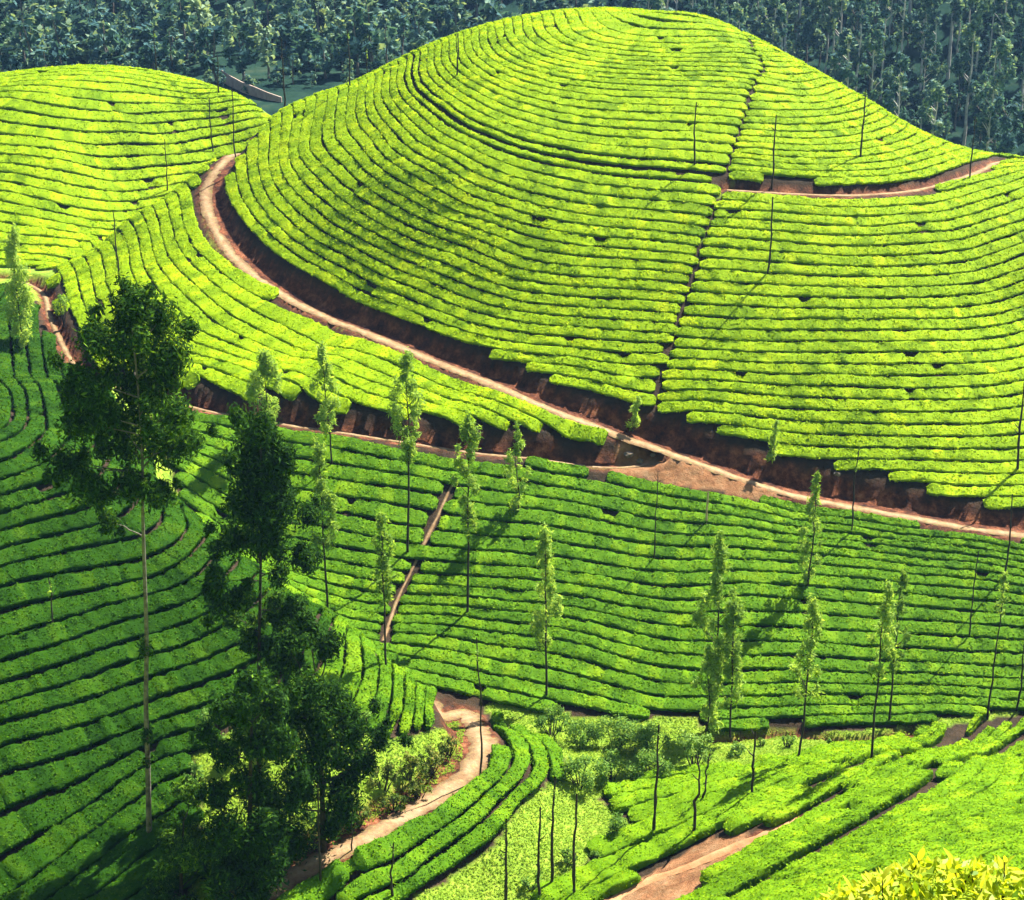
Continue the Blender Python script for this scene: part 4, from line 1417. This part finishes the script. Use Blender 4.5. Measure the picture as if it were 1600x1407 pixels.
protos = []
for k in range(7):
    gp = np.random.default_rng(700 + k)
    h = (19, 22, 17, 24, 20, 15, 21)[k]
    a_, l_, c_ = forest_tree(gp, h, (2.3, 2.6, 2.4, 2.7, 2.0, 2.6, 2.3)[k], (0.42, 0.36, 0.30, 0.45, 0.50, 0.25, 0.4)[k], 9.0, 0.70, (0.45, 0.55, 0.4, 0.6, 0.5, 0.38, 0.48)[k])
    tm = mk_mesh('trunk', *merge([a_, l_]), M['white_bark'] if k in (0, 1, 3, 4, 6) else M['pale_bark'], smooth=True)
    cm = mk_mesh('crown', c_[0], c_[1], M['far_leaf'], c_[2])
    protos.append((tm, cm, h, merge([a_, l_]), c_))
bushy = []
for k in range(6):
    gp = np.random.default_rng(760 + k)
    bushy.append(forest_tree(gp, (8, 10, 7, 11, 9, 6)[k], (2.6, 2.4, 2.8, 2.5, 2.2, 2.6)[k], (0.15, 0.22, 0.10, 0.28, 0.2, 0.08)[k], 1.35, 1.3, (0.42, 0.52, 0.38, 0.6, 0.46, 0.35)[k]))
g = np.random.default_rng(31)
placed = []


def free(x, y, dmin):
    for (a_, c_) in placed:
        if (a_ - x) ** 2 + (c_ - y) ** 2 < dmin * dmin:
            return False
    placed.append((x, y))
    return True




def forest_label(x, y, k):
    look = ['slender dark', 'tall leafy', 'dusky bushy', 'tall light-crowned', 'slender high-crowned', 'low bushy', 'pale-trunked'][k]
    t = x / y
    part = 'just behind the dome shoulder' if t < 0.13 else 'above the dome right flank' if t < 0.19 else 'between the dome flank and right edge' if t < 0.26 else 'by the right edge'
    dep = 'front' if y < 310 else 'middle' if y < 345 else 'back'
    return f'{look} tree in the hazy forest, {dep} ranks, {part}'


cnt = 0
tries = 0
while cnt < 165 and tries < 6000:
    tries += 1
    y = 282 + 120 * g.random() ** 1.2
    x = g.uniform(24, 0.335 * y + 6)
    if not free(x, y, 2.9 + 0.012 * (y - 280)):
        continue
    k = int(g.integers(0, 7))
    s_ = g.uniform(0.8, 1.45)
    root = link('forest_tree', None, None, (x, y, float(far_z(x, y)) - 0.2), forest_label(x, y, k), 'tree', 'tall trees in the forest behind')
    root.scale = (s_ * g.uniform(0.85, 1.15), s_, s_)
    root.rotation_euler = (0, 0, g.uniform(0, 6.28))
    link('trunk', protos[k][0], root)
    link('crown', protos[k][1], root)
    cnt += 1

# the far-off wood on the left reads as one mass
Vs, Fs, Ts, Mi, o_ = [], [], [], [], 0
cnt = 0
tries = 0
while cnt < 950 and tries < 60000:
    tries += 1
    y = 246 + 232 * g.random()
    x = g.uniform(-0.36 * y - 8, 0.36 * y + 8)
    under = x > 24
    if not free(x, y, 2.0 + 2.2 * g.random()) or (y < 266 and -46 < x < -30):
        continue
    z_ = float(far_z(x, y))
    u1, v1 = proj(np.array([x, y, z_]))
    if v1 < -160 or (x > 12 and y < 285):
        continue
    k = int(g.integers(0, 6))
    s_ = g.uniform(0.5, 0.95) if under else (g.uniform(0.3, 0.55) if y < 275 else g.uniform(0.45, 1.25) * (1.2 if x > -10 else 1.0))
    an = g.uniform(0, 6.28)
    Rm = np.array([[math.cos(an), -math.sin(an), 0], [math.sin(an), math.cos(an), 0], [0, 0, 1]]) * s_
    wide = np.array([1.15, 1.15, 1.0])
    (tv0, tf0), _l, (cv4, cf, ct) = bushy[k]
    ct4 = ct + g.normal(0, 0.12)
    for (vv, ff, mi, tt) in ((tv0, tf0, 1, np.zeros(len(tv0))), (cv4, np.arange(len(cv4)).reshape(-1, 4), 0, ct4)):
        Vs.append((vv * wide) @ Rm.T + np.array([x, y, z_ - 0.3]))
        Fs.append(ff + o_)
        Mi.append(np.full(len(ff), mi))
        Ts.append(tt)
        o_ += len(vv)
    cnt += 1
print('DBG wood', cnt, sum(len(f_) for f_ in Fs) * 2)
link('distant_wood', mk_mesh('distant_wood', np.vstack(Vs), np.vstack(Fs), [M['far_leaf'], M['pale_bark']], np.concatenate(Ts), midx=np.concatenate(Mi)),
     label='blue-green scrubby wood covering the far mountainside at left', kind='stuff')


# ------------------------------------------------------------------ tea bush right under the camera
def leaf_blade(length, width, curl, g):
    nl, nw = 6, 2
    V, F = [], []
    for a_ in range(nl + 1):
        t = a_ / nl
        wd = width * (math.sin(math.pi * min(1.0, 0.06 + 0.94 * t) ** 0.85) ** 0.8) * 0.5 if 0 < a_ < nl else 0.002
        zc = curl * length * (t ** 1.6)
        for c_ in (-1, 0, 1):
            V.append((c_ * wd, length * t * (1 - 0.12 * t), zc + (0.25 * wd if c_ else 0)))
    for a_ in range(nl):
        for c_ in range(2):
            q = a_ * 3 + c_
            F.append((q, q + 1, q + 4, q + 3))
    return np.array(V), np.array(F)


g = np.random.default_rng(99)
bx, by = 1.62, 5.05
bz = float(ground(np.array([[bx, by]]))[0])
bush = link('tea_bush', None, None, (bx, by, bz), 'bright yellow-green tea bush with fresh leaves at the bottom right corner', 'tea bush')
blades = []
for k in range(5):
    V, F = leaf_blade(0.075 + 0.012 * k, 0.022 + 0.003 * k, (0.05, 0.2, -0.15, 0.1, -0.25)[k], g)
    blades.append(mk_mesh('leaf', V, F, M['flush'], np.full(len(V), 0.35 + 0.13 * k), smooth=True))
topz = float(at(1460, 1362, by)[2]) - bz - 0.05
shoots = []
for k in range(60):
    a_ = g.uniform(0, 6.28)
    r = math.sqrt(g.random())
    x, y = 0.58 * r * math.cos(a_) + 0.05, 0.36 * r * math.sin(a_)
    z = topz - 0.26 * r * r - 0.05 + g.normal(0, 0.02)
    shoots.append((x, y, z))
stems = []
nleaf = 0
for (x, y, z) in shoots:
    hgt = g.uniform(0.07, 0.15)
    tip = np.array([x + g.normal(0, 0.015), y + g.normal(0, 0.015), z + hgt * 0.6])
    stems.append(tube(np.array([(x * 0.25, y * 0.25, 0.05), (x * 0.8, y * 0.8, z * 0.55), (x, y, z - 0.02), tip]), [0.010, 0.007, 0.004, 0.0022], 5))
    a0 = g.uniform(0, 6.28)
    for q in range(5 if nleaf < 300 else 0):
        an = a0 + q * 2.4
        up = (1.25, 1.0, 0.75, 0.5, 0.3)[q] + g.normal(0, 0.15)
        o = link('leaf', blades[int(np.clip(4 - q + g.integers(-1, 2), 0, 4))], bush)
        zz = tip[2] - q * 0.018
        o.location = (tip[0], tip[1], zz)
        o.rotation_euler = (up, g.normal(0, 0.2), an)
        s_ = g.uniform(0.5, 0.78)
        o.scale = (s_, s_, s_)
        nleaf += 1
V, F = merge(stems)
link('stems', mk_mesh('stems', V, F, M['bark'], smooth=True), bush, kind='stuff')
n = 5200
an = g.uniform(0, 6.28, n)
rr = np.sqrt(g.random(n))
C = np.column_stack([0.62 * rr * np.cos(an) + 0.05, 0.42 * rr * np.sin(an), topz - 0.28 * rr ** 2 + 0.03 - 0.30 * g.random(n) ** 1.6])
V, F = leaf_quads(C, np.tile(np.array([0, 0, 1.0]), (n, 1)), np.full(n, 0.055), 0.36, g, spread=0.8, T=np.column_stack([g.normal(size=n), g.normal(size=n), np.full(n, 1.2)]))
link('lower_foliage', mk_mesh('lower_foliage', V, F, M['flush'], np.repeat(0.45 + g.normal(0, 0.2, n), 4)), bush, kind='stuff')

# ------------------------------------------------------------------ air
HAZE = 0.00008
hz, n, out = new_mat('haze_air')
pv = N(n, 'ShaderNodeVolumePrincipled')
pv.inputs['Color'].default_value = (0.28, 0.55, 1.0, 1)
pv.inputs['Density'].default_value = HAZE
pv.inputs['Anisotropy'].default_value = 0.2
n.links.new(pv.outputs[0], out.inputs['Volume'])
lo_, hi_ = np.array([-430.0, -40.0, -80.0]), np.array([430.0, 910.0, 235.0])
V = np.array([(x, y, z) for x in (lo_[0], hi_[0]) for y in (lo_[1], hi_[1]) for z in (lo_[2], hi_[2])])
F = np.array([(0, 1, 3, 2), (4, 6, 7, 5), (0, 4, 5, 1), (2, 3, 7, 6), (0, 2, 6, 4), (1, 5, 7, 3)])
link('haze', mk_mesh('haze', V, F, hz), label='thin blue haze in the air over the valley', kind='stuff')
print('DBG leaves', nleaf, 'maxfar', MZ.max())

print('DBG lowest', Tz.min(), Tz.max(), MZ.min())
